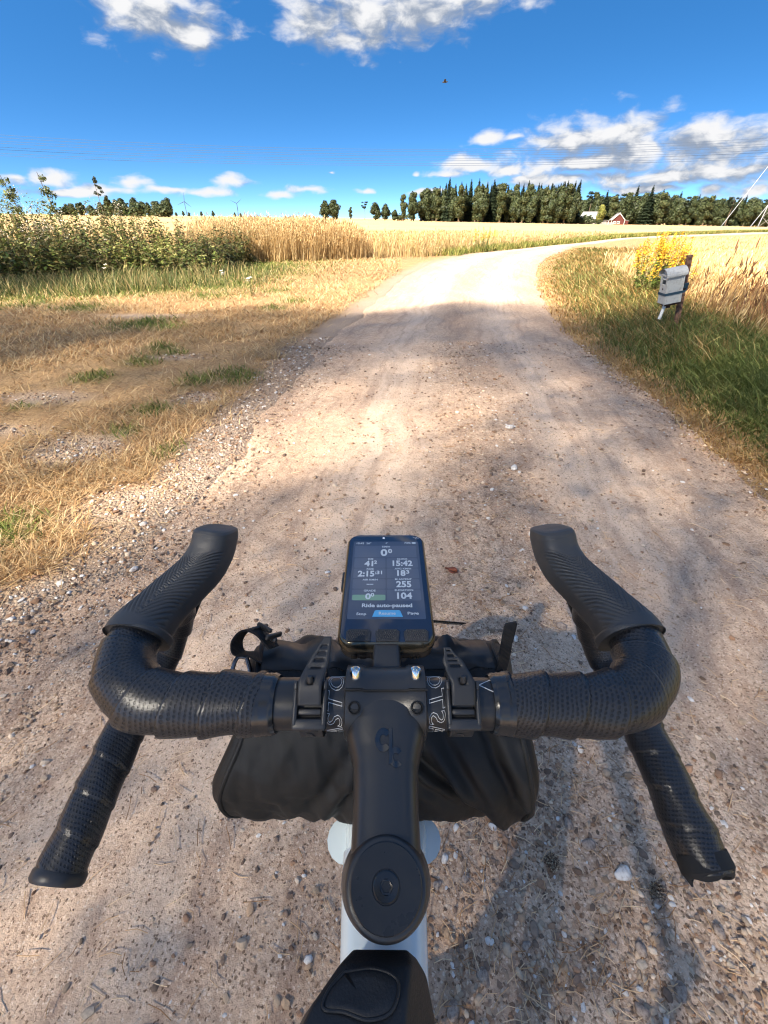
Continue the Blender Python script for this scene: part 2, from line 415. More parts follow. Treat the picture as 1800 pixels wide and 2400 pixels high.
loose = np.exp(-((tt - .5) / .10) ** 2) * .8 + np.exp(-((tt - .98) / .10) ** 2) + np.exp(-((tt - .02) / .12) ** 2)
loose = np.repeat(loose[None, :], ny, 0) + .9 * sstep(1.0, .2, Yr) * sstep(.1, .5, Xr) + .8 * sstep(-.75, -1.0, Xr) * sstep(1.6, 1.0, Yr)
loose = np.clip(loose * (.4 + 1.1 * fbm(Xr * 2, Yr * .7, 55, 3)), 0, 1)
track = np.repeat((np.exp(-((tt - .31) / .085) ** 2) + np.exp(-((tt - .70) / .085) ** 2))[None, :], ny, 0) * (.55 + .45 * sstep(.3, 1.6, Yr))
m_road = mat('gravel_road_dirt', rough=.93, spec=.2); nt = m_road.node_tree; co = objco(m_road)
lo = nd(nt, 'ShaderNodeAttribute', attribute_name='loose').outputs['Fac']
st = nd(nt, 'ShaderNodeMapping', {'Vector': co, 'Scale': (1.0, .28, 1.0), 'Rotation': (0, 0, R(-3))}).outputs[0]
nA = noise(nt, st, 2.3, 6, .6); nB = noise(nt, co, 22, 5, .62); nC = noise(nt, co, 130, 4, .7); nD = noise(nt, co, 420, 2, .6)
c = mixc(nt, ramp(nt, nA, .32, .7), lin(200, 168, 140), lin(222, 194, 166))
c = mixc(nt, ramp(nt, nB, .38, .68, 0, .75), c, lin(176, 144, 118))
c = mixc(nt, ramp(nt, nC, .48, .72, 0, .75), c, lin(130, 100, 74))
c = mixc(nt, ramp(nt, nC, .44, .24, 0, .7), c, lin(226, 200, 168))
tn = nd(nt, 'ShaderNodeAttribute', attribute_name='across').outputs['Fac']; sn = nd(nt, 'ShaderNodeAttribute', attribute_name='along').outputs['Fac']
sv = nd(nt, 'ShaderNodeCombineXYZ', {0: mth(nt, 'MULTIPLY', tn, 34.0), 1: mth(nt, 'MULTIPLY', sn, .55), 2: 0.0}).outputs[0]
streak = nd(nt, 'ShaderNodeTexNoise', {'Vector': sv, 'Scale': 1.0, 'Detail': 4.0, 'Roughness': .62}, noise_dimensions='2D').outputs[0]
trk = nd(nt, 'ShaderNodeAttribute', attribute_name='track').outputs['Fac']
c = mixc(nt, ramp(nt, streak, .52, .72, 0, .55), c, lin(150, 122, 104))
c = mixc(nt, mth(nt, 'MULTIPLY', trk, ramp(nt, streak, .62, .36, .25, .75)), c, lin(222, 196, 170))
v1 = nd(nt, 'ShaderNodeTexVoronoi', {'Vector': nd(nt, 'ShaderNodeMix', {4: co, 5: noise(nt, co, 60, 2, .5, 1), 0: .006}, data_type='VECTOR').outputs[1], 'Scale': 115.0})
v2 = nd(nt, 'ShaderNodeTexVoronoi', {'Vector': co, 'Scale': 135.0})
hsv = nd(nt, 'ShaderNodeSeparateColor', {0: v1.outputs['Color']})
peb = mixc(nt, hsv.outputs[0], lin(146, 118, 94), lin(210, 186, 160))
peb = mixc(nt, ramp(nt, v1.outputs['Distance'], .35, .75), peb, lin(120, 92, 70))
on = mth(nt, 'MULTIPLY', ramp(nt, hsv.outputs[1], .45, .6), mth(nt, 'MULTIPLY', mth(nt, 'MINIMUM', mth(nt, 'ADD', lo, .10), 1.0), .6))
c = mixc(nt, on, c, peb)
setn(m_road, 'Base Color', c)
gv = nd(nt, 'ShaderNodeTexVoronoi', {'Vector': nd(nt, 'ShaderNodeMix', {4: co, 5: noise(nt, co, 120, 3, .6, 1), 0: .010}, data_type='VECTOR').outputs[1], 'Scale': 210.0}); gh = nd(nt, 'ShaderNodeSeparateColor', {0: gv.outputs['Color']})
c = mixc(nt, mth(nt, 'MULTIPLY', ramp(nt, gh.outputs[0], .80, .86), ramp(nt, gv.outputs['Distance'], .62, .40, 0, .75)), c, lin(92, 68, 50))
c = mixc(nt, mth(nt, 'MULTIPLY', ramp(nt, gh.outputs[1], .80, .86), ramp(nt, gv.outputs['Distance'], .70, .30, 0, .55)), c, lin(232, 212, 188))
setn(m_road, 'Base Color', c)
h = mth(nt, 'ADD', mth(nt, 'MULTIPLY', nC, .5), mth(nt, 'MULTIPLY', nD, .5))
h = mth(nt, 'SUBTRACT', h, mth(nt, 'MULTIPLY', v1.outputs['Distance'], mth(nt, 'MULTIPLY', on, 1.6)))
h = mth(nt, 'SUBTRACT', h, mth(nt, 'MULTIPLY', v2.outputs['Distance'], .3))
setn(m_road, 'Normal', bump(m_road, h, .55, .008))
struct(link('road', np_mesh('road', Vr, Qr, smooth=True, extra={'loose': loose.ravel(), 'across': np.repeat(tt[None, :], ny, 0).ravel(), 'along': Yr.ravel(), 'track': track.ravel()}), m_road, angle=180))

# ------------------------------------------------------------------ loose stones, needles, cones, leaf
def stone_mesh(n_variants=10, seed=1):
    r = np.random.default_rng(seed); out = []
    bm = bmesh.new(); bmesh.ops.create_icosphere(bm, subdivisions=1, radius=1)
    V0 = np.array([v.co[:] for v in bm.verts]); F0 = np.array([[v.index for v in f.verts] for f in bm.faces]); bm.free()
    for k in range(n_variants):
        V = V0 * (1 + r.uniform(-.28, .22, (len(V0), 1))) * np.array([1.15, .85, .62]) * r.uniform(.85, 1.15, 3)
        out.append((V, F0))
    return out
STONES = stone_mesh()
STONE_F = STONES[0][1]
def ground_z(x, y): return np.where(roadness(x, y), road_z(x, y), terr(x, y))
def scatter_stones(name, x, y, size, cols, m):
    n = len(x); k = rng.integers(0, len(STONES), n)
    base = np.stack([s[0] for s in STONES])[k]
    a = rng.uniform(0, 6.283, n); ca, sa = np.cos(a), np.sin(a)
    bx = base[..., 0] * ca[:, None] - base[..., 1] * sa[:, None]; by = base[..., 0] * sa[:, None] + base[..., 1] * ca[:, None]
    z0 = ground_z(x, y)
    V = np.stack([x[:, None] + bx * size[:, None], y[:, None] + by * size[:, None], z0[:, None] + (base[..., 2] + .22) * size[:, None]], -1)
    nv = base.shape[1]
    T = (STONE_F[None] + (np.arange(n) * nv)[:, None, None]).reshape(-1, 3)
    return link(name, np_mesh(name, V.reshape(-1, 3), T, col=np.repeat(cols, nv, 0), smooth=True), m, angle=50)
m_stone = mat('gravel_stone', rough=.85, spec=.3); nt = m_stone.node_tree
ac = nd(nt, 'ShaderNodeAttribute', attribute_name='col').outputs['Color']
nn = noise(nt, objco(m_stone), 140, 4, .6)
setn(m_stone, 'Base Color', mixc(nt, ramp(nt, nn, .35, .7, 0, .45), ac, mixc(nt, .55, ac, (.05, .04, .03))))
setn(m_stone, 'Normal', bump(m_stone, nn, .5, .004))
def stone_cols(n, light=0.0):
    A = np.array([lin(170, 142, 114), lin(192, 166, 138), lin(150, 126, 106), lin(208, 186, 160), lin(160, 124, 96), lin(132, 108, 90)])
    c = A[rng.integers(0, len(A), n)] * rng.uniform(.6, 1.3, (n, 1))
    w = rng.random(n) < (.07 + light); c[w] = np.array(lin(226, 218, 208)) * rng.uniform(.85, 1.05, (w.sum(), 1))
    return np.clip(c, 0, .85)
def polar(n, r0, r1, a0, a1):
    r = np.exp(rng.uniform(math.log(r0), math.log(r1), n)); a = rng.uniform(R(a0), R(a1), n)
    return r * np.sin(a), r * np.cos(a)
# fine gravel, densest at the right-hand side under the bike, on the crown and along the edges
n = 190000
x = rng.uniform(-1.9, 2.3, n); y = -.35 + rng.random(n) ** 1.5 * 5.4
ti = np.clip((x - rl(y)) / (rr(y) - rl(y)), 0, 1)
dens = .12 + .55 * np.exp(-((ti - .53) / .09) ** 2) + .8 * np.exp(-((ti - 1) / .06) ** 2) + .5 * np.exp(-((ti - .0) / .10) ** 2)
dens += 1.0 * sstep(.9, .15, y) * sstep(.12, .35, x) + .75 * sstep(.55, -.2, y) * sstep(.05, .2, x) + .55 * sstep(-.75, -1.05, x) * sstep(1.7, .9, y)
dens *= (.35 + 1.2 * fbm(x * 1.7, y * 1.2, 91, 3)); dens *= roadness(x, y) | (gravel_at(x, y) > .3)
keep = rng.random(n) < dens * .46
x, y = x[keep], y[keep]
sz = np.exp(rng.normal(math.log(.0034), .46, len(x))).clip(.0016, .0115) * (1 + .10 * y)
stuff(scatter_stones('road_gravel', x, y, sz, stone_cols(len(x)), m_stone), 'loose brown and grey gravel strewn over the road', 'gravel')
n = 26000
x = rng.uniform(-4.2, -.6, n); y = rng.uniform(.4, 5.5, n)
g = gravel_at(x, y); keep = (rng.random(n) < g * .8) & ~roadness(x, y); x, y = x[keep], y[keep]
sz = np.exp(rng.normal(math.log(.0075), .35, len(x))).clip(.003, .016)
stuff(scatter_stones('roadside_gravel', x, y, sz, stone_cols(len(x), .08), m_stone), 'pale gravel showing through the dry grass left of the road', 'gravel')

# single stones big enough to pick out
BIG = [(.504, .309, .017, 1), (.486, .196, .012, 0), (.601, .971, .016, 0), (.65, 1.473, .020, 1), (.718, 2.077, .022, 1), (.825, 2.633, .026, 1), (-.299, 1.463, .008, 1), (-.141, .182, .008, 1), (.131, .333, .009, 1), (.246, .393, .009, 1), (.149, .461, .009, 1), (.511, .565, .009, 1), (.11, .29, .010, 0), (.17, .30, .009, 0), (.42, .40, .012, 0), (.45, .36, .014, 0), (.60, .43, .010, 0), (.56, .27, .014, 0), (.18, .16, .013, 0), (.45, .12, .012, 0), (.53, .14, .014, 0), (.65, .22, .011, 0), (.70, .12, .013, 0), (.12, .12, .012, 0), (.27, .2, .009, 0), (-.75, .95, .010, 1), (-.83, .8, .011, 1), (-.70, 1.22, .010, 1), (-.93, 1.1, .012, 1), (.5, 1.05, .010, 1), (.43, .92, .012, 1), (.62, 1.25, .009, 1), (.48, 1.6, .009, 1), (.55, 1.85, .012, 1), (.66, 1.95, .012, 0), (1.02, 2.2, .012, 0), (.52, 2.9, .014, 1), (-.85, 1.55, .014, 1), (-1.02, 1.3, .016, 1), (.74, 1.3, .009, 1)]
m_pale = mat('pale_quartz_stone', lin(222, 214, 204), .8, spec=.3); nt = m_pale.node_tree; co = objco(m_pale)
setn(m_pale, 'Base Color', mixc(nt, ramp(nt, noise(nt, co, 90, 5, .6), .4, .75), lin(228, 220, 208), lin(164, 142, 122)))
setn(m_pale, 'Normal', bump(m_pale, noise(nt, co, 160, 5, .6), .5, .003))
m_brown = mat('brown_granite_stone', lin(150, 130, 114), .85, spec=.3); nt = m_brown.node_tree; co = objco(m_brown)
setn(m_brown, 'Base Color', mixc(nt, ramp(nt, noise(nt, co, 120, 5, .7), .35, .7), lin(172, 154, 138), lin(112, 92, 78)))
setn(m_brown, 'Normal', bump(m_brown, noise(nt, co, 200, 5, .6), .5, .003))
bm = bmesh.new(); bmesh.ops.create_icosphere(bm, subdivisions=3, radius=1)
SV = np.array([v.co[:] for v in bm.verts]); SF = np.array([[v.index for v in f.verts] for f in bm.faces]); bm.free()
big_me = []
for k in range(6):
    r = np.random.default_rng(100 + k); dirs = r.normal(size=(9, 3)); dirs /= np.linalg.norm(dirs, axis=1)[:, None]
    lim = r.uniform(.62, .95, 9); V = SV.copy()
    for d, l in zip(dirs, lim):
        t = V @ d; V = V - np.clip(t - l, 0, None)[:, None] * d * .9
    V *= np.array([1.2, .85, .68])
    big_me.append((V, SF))
for k, (x, y, s, pale) in enumerate(BIG):
    V, F = big_me[k % 6]; a = rng.uniform(0, 6.28)
    z = float(ground_z(np.array([x]), np.array([y]))[0])
    V2 = np.stack([V[:, 0] * math.cos(a) - V[:, 1] * math.sin(a), V[:, 0] * math.sin(a) + V[:, 1] * math.cos(a), V[:, 2]], -1) * s
    o = link('stone', np_mesh('stone', V2, F, smooth=True), m_pale if pale else m_brown, angle=180)
    o.location = (x, y, z + .35 * s)
    if k == 0: tag(o, 'largest white stone below the right handlebar end, between two pine cones', 'stone')
    elif k == 5: tag(o, 'rounded white stone on the road crown far ahead of the right hood', 'stone')
    elif pale: tag(o, 'small pale stone lying loose on the gravel road', 'stone', 'pale loose stones on the road')
    else: tag(o, 'brown angular stone embedded in the gravel road', 'stone', 'brown loose stones on the road')

# pine needles: thin bent straws, thick to the right of the bike
def needle_mesh(x, y, L, w, cols, name, m, lift=.004):
    n = len(x); a = rng.uniform(0, 6.283, n); b = a + rng.normal(0, .35, n)
    z0 = ground_z(x, y) + lift + rng.random(n) * .006
    p0 = np.stack([x, y, z0], -1); d1 = np.stack([np.cos(a), np.sin(a), rng.normal(0, .10, n)], -1); d2 = np.stack([np.cos(b), np.sin(b), rng.normal(-.05, .12, n)], -1)
    p1 = p0 + d1 * (L / 2)[:, None]; p2 = p1 + d2 * (L / 2)[:, None]
    s = np.stack([-np.sin(a), np.cos(a), 0 * a], -1) * (w / 2)[:, None]; u = np.array([0, 0, 1.]) * (w * .9)[:, None]
    V = np.stack([p0 - s, p0 + s, p0 + u, p1 - s, p1 + s, p1 + u, p2 - s, p2 + s, p2 + u], 1).reshape(-1, 3)
    q = np.array([[0, 3, 5, 2], [1, 2, 5, 4], [3, 6, 8, 5], [4, 5, 8, 7]])
    T = (q[None] + (np.arange(n) * 9)[:, None, None]).reshape(-1, 4)
    return link(name, np_mesh(name, V, T, col=np.repeat(cols, 9, 0)), m, smooth=False)
m_straw = mat('dry_straw', rough=.7, spec=.25); nt = m_straw.node_tree
setn(m_straw, 'Base Color', nd(nt, 'ShaderNodeAttribute', attribute_name='col').outputs['Color'])
n = 9000
x = rng.uniform(-1.0, 1.7, n); y = -.2 + rng.random(n) ** 1.3 * 3.2
dn = .10 + .9 * sstep(.05, .2, x) * sstep(1.6, .3, y) * fbm(x * 3.3, y * 3.3, 71, 3) * 1.5 * sstep(1.0, .5, x) + .12 * sstep(1.9, 1.0, y)
k = rng.random(n) < dn; x, y = x[k], y[k]
cols = np.array([lin(196, 158, 116), lin(214, 178, 136), lin(160, 120, 82), lin(222, 194, 156)])[rng.integers(0, 4, len(x))]
stuff(needle_mesh(x, y, rng.uniform(.014, .055, len(x)), np.full(len(x), .0014) * (1 + .35 * y), cols, 'pine_needles', m_straw), 'dry brown pine needles littering the road beside the bike', 'needles')

m_cone = mat('pine_cone_scale', lin(120, 92, 70), .7); nt = m_cone.node_tree
setn(m_cone, 'Base Color', mixc(nt, ramp(nt, noise(nt, objco(m_cone), 260, 3), .4, .65), lin(92, 68, 50), lin(206, 182, 150)))
def pine_cone(loc, L, label, yaw):
    t = thing('pine_cone', label, 'pine cone', loc, 'fallen pine cones on the road')
    core = MB(); core.tube([(0, -L / 2, 0), (0, -L * .2, 0), (0, L * .25, 0), (0, L / 2, 0)], [L * .12, L * .24, L * .18, L * .03], 10)
    core.xform(Matrix.Rotation(yaw, 4, 'Z')); c = core.build('core', m_cone, None); c.parent = t
    s = MB(); k = 0
    for i in range(9):
        f = i / 8; rad = L * (.16 + .26 * math.sin(math.pi * (.18 + .72 * f)) ** 1.0); yy = -L / 2 + L * f
        cnt = 7 if i < 7 else 5
        for j in range(cnt):
            a = 2 * math.pi * (j + .5 * (i % 2)) / cnt
            er = np.array([math.cos(a), 0, math.sin(a)]); et = np.array([-math.sin(a), 0, math.cos(a)]); ey = np.array([0, 1., 0])
            b = np.array([0, yy, 0]) + er * L * .08; tip = b + er * rad + ey * L * .13; w = L * .12
            V = [b - et * w * .5, b + et * w * .5, tip + et * w * .9, tip - et * w * .9, tip + er * L * .04 - ey * L * .05 + et * w * .6, tip + er * L * .04 - ey * L * .05 - et * w * .6]
            s.add(V, [(0, 1, 2, 3), (3, 2, 4, 5), (0, 5, 4, 1), (0, 3, 5), (1, 4, 2)])
    s.xform(Matrix.Rotation(yaw, 4, 'Z')); o = s.build('scales', m_cone, None, smooth=False); o.parent = t
    t.location.z += L * .3
gz = lambda x, y: float(ground_z(np.array([x]), np.array([y]))[0])
pine_cone((.361, .325, gz(.361, .325)), .028, 'dark open pine cone on the road nearest the stem', .4)
pine_cone((.559, .278, gz(.559, .278)), .030, 'pine cone beside a brown stone right of the white stone', 2.6)
lf = MB(); u = np.linspace(0, 1, 7)
for sgn in (-1, 1):
    Vq = [(sgn * k * .016 * math.sin(math.pi * t) ** .8, (t - .5) * .05, .004 + .012 * abs(k) * math.sin(3 * t + sgn) ** 2 + .004 * t) for t in u for k in (0, 1)]
    lf.add(Vq, [(2 * i, 2 * i + 2, 2 * i + 3, 2 * i + 1) for i in range(6)])
lf.add([(-.001, -.024, .004), (.001, -.024, .004), (.003, -.042, .008), (.001, -.042, .008)], [(0, 1, 2, 3)])
o = lf.build('dead_leaf', mat('red_brown_leaf', lin(128, 66, 40), .6)); o.location = (.263, 1.245, gz(.263, 1.245)); o.rotation_euler = (0, 0, 1.2)
o.modifiers.new('thickness', 'SOLIDIFY').thickness = .0006
tag(o, 'curled red-brown dead leaf on the road right of the bike computer', 'leaf')

# ------------------------------------------------------------------ grass and weeds
def leaf_mat(name, trans=.3, rough=.6):
    m = bpy.data.materials.new(name); m.use_nodes = True; nt = m.node_tree
    b = nt.nodes['Principled BSDF']; b.inputs['Roughness'].default_value = rough; b.inputs['Specular IOR Level'].default_value = .25
    c = nd(nt, 'ShaderNodeAttribute', attribute_name='col').outputs['Color']
    nt.links.new(c, b.inputs['Base Color'])
    t = nd(nt, 'ShaderNodeBsdfTranslucent', {'Color': c})
    mx = nd(nt, 'ShaderNodeMixShader', {0: trans, 1: b.outputs[0], 2: t.outputs[0]})
    nt.links.new(mx.outputs[0], nt.nodes['Material Output'].inputs[0])
    return m
m_grass = leaf_mat('grass_blade', .35)
m_leaf = leaf_mat('leaf', .3, .5)

def blade_geo(P, h, w, az, lean, curl, cb, ct):
    n = len(P); d = np.stack([np.cos(az), np.sin(az), 0 * az], -1)
    fa = az + np.pi / 2 + rng.normal(0, .5, n); s = np.stack([np.cos(fa), np.sin(fa), 0 * fa], -1) * (w / 2)[:, None]
    up = np.array([0, 0, 1.])
    def at(t): return P + up * (h * np.maximum(t - curl * t * t * .45, .12 * t))[:, None] + d * (h * (lean * t + curl * t * t))[:, None]
    m, e = at(.55), at(1.0)
    V = np.stack([P - s, P + s, m - s * .75, m + s * .75, e], 1).reshape(-1, 3)
    T = (np.array([[0, 1, 3], [0, 3, 2], [2, 3, 4]])[None] + (np.arange(n) * 5)[:, None, None]).reshape(-1, 3)
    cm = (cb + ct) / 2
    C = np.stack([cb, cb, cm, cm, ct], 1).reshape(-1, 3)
    return V, T, C
def join_geo(L):
    V, T, C, o = [], [], [], 0
    for v, t, c in L: V.append(v); T.append(t + o); C.append(c); o += len(v)
    return np.concatenate(V), np.concatenate(T), np.concatenate(C)
def pal(cols, n, jit=.18):
    A = np.array([lin(*c) for c in cols]); return A[rng.integers(0, len(A), n)] * rng.uniform(1 - jit, 1 + jit, (n, 1))
def grass_obj(name, geo, label, cat):
    V, T, C = geo
    return stuff(link(name, np_mesh(name, V, T, col=C), m_grass, smooth=False), label, cat)
DRY = [(202, 170, 120), (188, 152, 104), (216, 190, 146), (172, 134, 92), (198, 172, 128)]
GREEN = [(104, 116, 52), (120, 130, 62), (88, 102, 46), (136, 140, 72)]

# 1 dry mown grass left of the road, with green tufts
x, y = polar(150000, 1.15, 22, -78, 2)
ok = (x < rl(y) - .02) & (x > -14) & ~in_field(x, y) & (y > .35)
x, y = x[ok], y[ok]
cover = sstep(.30, .62, fbm(x * 1.1, y * 1.1, 201, 4) + .16 * sstep(3, 8, y)) + .08
cover = np.maximum(cover, .9 * (green_at(x, y) > .3)) * (1 - .93 * sstep(.25, .6, gravel_at(x, y))) * sstep(-.06, .40, rl(y) - x + .5 * (fbm(x * 2, y * 2, 5, 3) - .5))
ok = rng.random(len(x)) < cover; x, y = x[ok], y[ok]
n = len(x); r = np.hypot(x, y); g = green_at(x, y)
isg = rng.random(n) < g * .85
h = rng.uniform(.025, .065, n) * (1 + .05 * r) * np.where(isg, 1.1, 1)
w = .0022 * (1 + .55 * r) * rng.uniform(.7, 1.3, n)
P = np.stack([x, y, terr(x, y) + ground_bump(x, y) - .004], -1)
tone = sstep(.35, .65, fbm(x * .8, y * .8, 88, 3))[:, None]
cd = pal(DRY, n) * (.82 + .3 * tone); cg = pal(GREEN, n)
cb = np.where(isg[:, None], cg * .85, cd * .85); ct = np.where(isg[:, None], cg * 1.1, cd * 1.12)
lean = np.where(isg, rng.uniform(.1, .8, n), rng.uniform(.5, 1.9, n))
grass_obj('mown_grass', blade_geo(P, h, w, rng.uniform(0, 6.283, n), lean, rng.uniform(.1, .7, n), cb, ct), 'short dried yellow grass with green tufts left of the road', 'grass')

# 2 longer green grass of the right-hand verge, drying towards the gravel and the field
def verge(npts, r0, r1, name, label):
    x, y = polar(npts, r0, r1, 8, 62)
    off = x - rr(y)
    ok = (off > -.15) & (off < 4.2) & (y > .3) & (y < 30)
    x, y, off = x[ok], y[ok], off[ok]
    ok = rng.random(len(x)) < sstep(-.16, .12, off + .35 * (fbm(x * 2.4, y * 2.4, 15, 3) - .5)); x, y, off = x[ok], y[ok], off[ok]
    n = len(x); r = np.hypot(x, y)
    wet = sstep(6.5, 3.2, y)                                     # the near bank stays green, the sunny part is bleached
    gfr = np.clip(.40 + .75 * wet - .9 * sstep(1.9, 3.0, off) * sstep(4, 6.5, y) + .9 * (fbm(x * .9, y * .9, 19, 3) - .5), .03, 1) * sstep(.05, .4, off)
    isg = rng.random(n) < gfr
    hh = (.075 + .18 * sstep(.1, 1.1, off)) * (1 + .55 * sstep(2.2, 3.4, off)) * rng.uniform(.55, 1.25, n) * (1 - .35 * sstep(9, 14, y))
    w = .0026 * (1 + .5 * r) * rng.uniform(.7, 1.3, n)
    P = np.stack([x, y, terr(x, y) - .01], -1)
    cd = pal([(214, 180, 118), (196, 156, 98), (226, 196, 140), (188, 150, 96)], n); cg = pal([(124, 134, 72), (142, 148, 84), (106, 118, 62), (158, 160, 96)], n)
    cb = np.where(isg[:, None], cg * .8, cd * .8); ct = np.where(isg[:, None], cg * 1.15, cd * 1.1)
    az = rng.normal(-2.6, .9, n)
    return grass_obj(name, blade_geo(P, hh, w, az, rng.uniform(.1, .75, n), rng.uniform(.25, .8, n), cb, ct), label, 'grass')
verge(120000, 1.9, 26, 'verge_grass', 'green and straw-coloured grass on the bank right of the road')

# 3 tall dry grass: stand left of the bend, strip along the road, right-hand field edge
def tall_grass(x, y, h, name, label, cols, seed_heads=.5, wmul=1.0):
    n = len(x); r = np.hypot(x, y); P = np.stack([x, y, terr(x, y) - .02], -1)
    az = rng.normal(.2, 1.2, n); cb = pal(cols, n) * .9; ct = pal(cols, n) * 1.12
    w = .0030 * (1 + .22 * r) * rng.uniform(.7, 1.3, n) * wmul
    lean = rng.uniform(.0, .22, n); curl = rng.uniform(0, .22, n)
    L = [blade_geo(P, h, w, az, lean, curl, cb, ct)]
    k = rng.random(n) < seed_heads
    if k.any():                                                  # feathery heads: a few short blades at the tips
        d = np.stack([np.cos(az), np.sin(az), 0 * az], -1)
        tip = P + np.array([0, 0, 1.]) * (h * (1 - curl * .45))[:, None] + d * (h * (lean + curl))[:, None]
        for q in range(3):
            kk = np.where(k)[0]; m = len(kk)
            off = np.stack([rng.normal(0, .012, m), rng.normal(0, .012, m), -rng.uniform(.0, .16, m)], -1)
            L.append(blade_geo(tip[kk] + off, rng.uniform(.05, .13, m), w[kk] * 1.5, rng.uniform(0, 6.28, m), rng.uniform(.1, .5, m), rng.uniform(.1, .5, m), ct[kk] * .95, ct[kk] * 1.1))
    return grass_obj(name, join_geo(L), label, 'grass')
GOLD = [(196, 170, 122), (184, 154, 108), (208, 186, 142), (170, 142, 100), (192, 162, 112)]
n = 26000
x = rng.uniform(-6.8, .4, n); y = rng.uniform(15.2, 20.5, n)
front = 15.6 + .36 * np.clip(x + 5.4, 0, 6)
ok = (y > front + .8 * (fbm(x * 1.2, y * 0, 3, 3) - .5)) & (x < -.35 + .9 * (fbm(y * 1.5, x * 0, 4, 2) - .5) - .25 * (y - 17)) & (rng.random(n) < sstep(-7, -5, x) * .9 + .1)
x, y = x[ok], y[ok]
hh = (1.18 - .06 * np.clip(x + 4, 0, 4) - .25 * sstep(-1.6, -.2, x)) * rng.uniform(.55, 1.12, len(x)) * (.82 + .36 * fbm(x * 1.3, y * 1.3, 66, 2))
tall_grass(x, y, hh, 'tall_dry_grass', 'stand of tall golden dry grass between the weeds and the road', GOLD)
n = 13000
y = rng.uniform(17, 36, n); off = rng.uniform(.7, 3.6, n); x = rl(y) - off
dn = sstep(.42, .7, fbm(x * .8, y * .8, 35, 3)) * sstep(.5, 1.6, off) + .12
ok = (rng.random(n) < dn) & (x > -.4); x, y, off = x[ok], y[ok], off[ok]
hh = rng.uniform(.2, .8, len(x)) * sstep(.3, 1.6, off) * (1 - .55 * sstep(20, 30, y)) + .08
tall_grass(x, y, hh, 'roadside_dry_grass', 'thin tufts of dry golden grass along the left of the bend', GOLD + [(150, 140, 74)], .35)
n = 18000                                                       # green strip hugging the bend
y = rng.uniform(19, 60, n) ; off = rng.uniform(.05, 2.0, n); x = rl(y) - off
P = np.stack([x, y, terr(x, y)], -1); r = np.hypot(x, y)
cg = pal([(116, 122, 58), (136, 136, 70), (170, 156, 90), (98, 108, 50)], n)
grass_obj('bend_grass', blade_geo(P, rng.uniform(.12, .34, n), .004 * (1 + .25 * r), rng.uniform(0, 6.28, n), rng.uniform(0, .5, n), rng.uniform(.1, .5, n), cg * .85, cg * 1.1), 'low green grass strip on the outside of the bend', 'grass')
n = 34000
x, y = polar(n, 4.5, 20, 24, 62); off = x - rr(y)
ok = (off > 1.7) & (off < 6.2) & (y > 3.2); x, y, off = x[ok], y[ok], off[ok]
ok = rng.random(len(x)) < sstep(1.7, 2.6, off) * (.3 + .9 * fbm(x * .9, y * .9, 46, 3)); x, y = x[ok], y[ok]
hh = rng.uniform(.14, .42, len(x)) * (.7 + .6 * fbm(x * .7, y * .7, 12, 2))
o = tall_grass(x, y, hh, 'field_edge_grass', 'bleached golden grass between the mailbox and the stubble field', [(218, 188, 132), (204, 170, 114), (228, 204, 156), (194, 164, 114)], .3)
n = 520                                                         # brown dock and sedge stalks at the right edge of the photograph
x = rng.normal(5.15, .5, n); y = rng.normal(5.6, .9, n); ok = (x - rr(y) > 1.9) & (x < y * 1.05 + .1); x, y = x[ok], y[ok]
tall_grass(x, y, rng.uniform(.35, .8, len(x)), 'brown_stalks', 'tangle of brown dry stalks right of the mailbox', [(120, 84, 56), (142, 100, 64), (104, 76, 54), (160, 128, 84)], .9, 1.3)
# short stubble standing in the near part of the fields
n = 60000
x, y = polar(n, 9, 60, -40, 56); ok = in_field(x, y); x, y = x[ok], y[ok]; m = len(x); r = np.hypot(x, y)
P = np.stack([x, y, terr(x, y) - .01], -1); c = pal([(200, 168, 114), (186, 150, 96), (210, 182, 132), (172, 136, 84)], m)
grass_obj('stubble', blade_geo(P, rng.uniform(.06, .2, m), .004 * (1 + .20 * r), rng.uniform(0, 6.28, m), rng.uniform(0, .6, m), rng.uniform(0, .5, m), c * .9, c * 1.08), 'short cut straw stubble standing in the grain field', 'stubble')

# 4 bank of weeds on the left: leafy stems, nettles, thistles gone to seed
def leaves_geo(P, L, W, az, pitch, cols):
    """pointed leaves: four-cornered, folded a little"""
    n = len(P); d = np.stack([np.cos(az) * np.cos(pitch), np.sin(az) * np.cos(pitch), np.sin(pitch)], -1)
    s = np.stack([-np.sin(az), np.cos(az), rng.normal(0, .35, n)], -1); s /= np.linalg.norm(s, axis=1)[:, None]
    a = P; b = P + d * (L * .45)[:, None] + s * (W / 2)[:, None]; c = P + d * (L * .45)[:, None] - s * (W / 2)[:, None]
    e = P + d * L[:, None] - np.array([0, 0, 1.]) * (L * .18)[:, None]
    V = np.stack([a, b, c, e], 1).reshape(-1, 3)
    T = (np.array([[0, 2, 1], [1, 2, 3]])[None] + (np.arange(n) * 4)[:, None, None]).reshape(-1, 3)
    return V, T, np.repeat(cols, 4, 0)
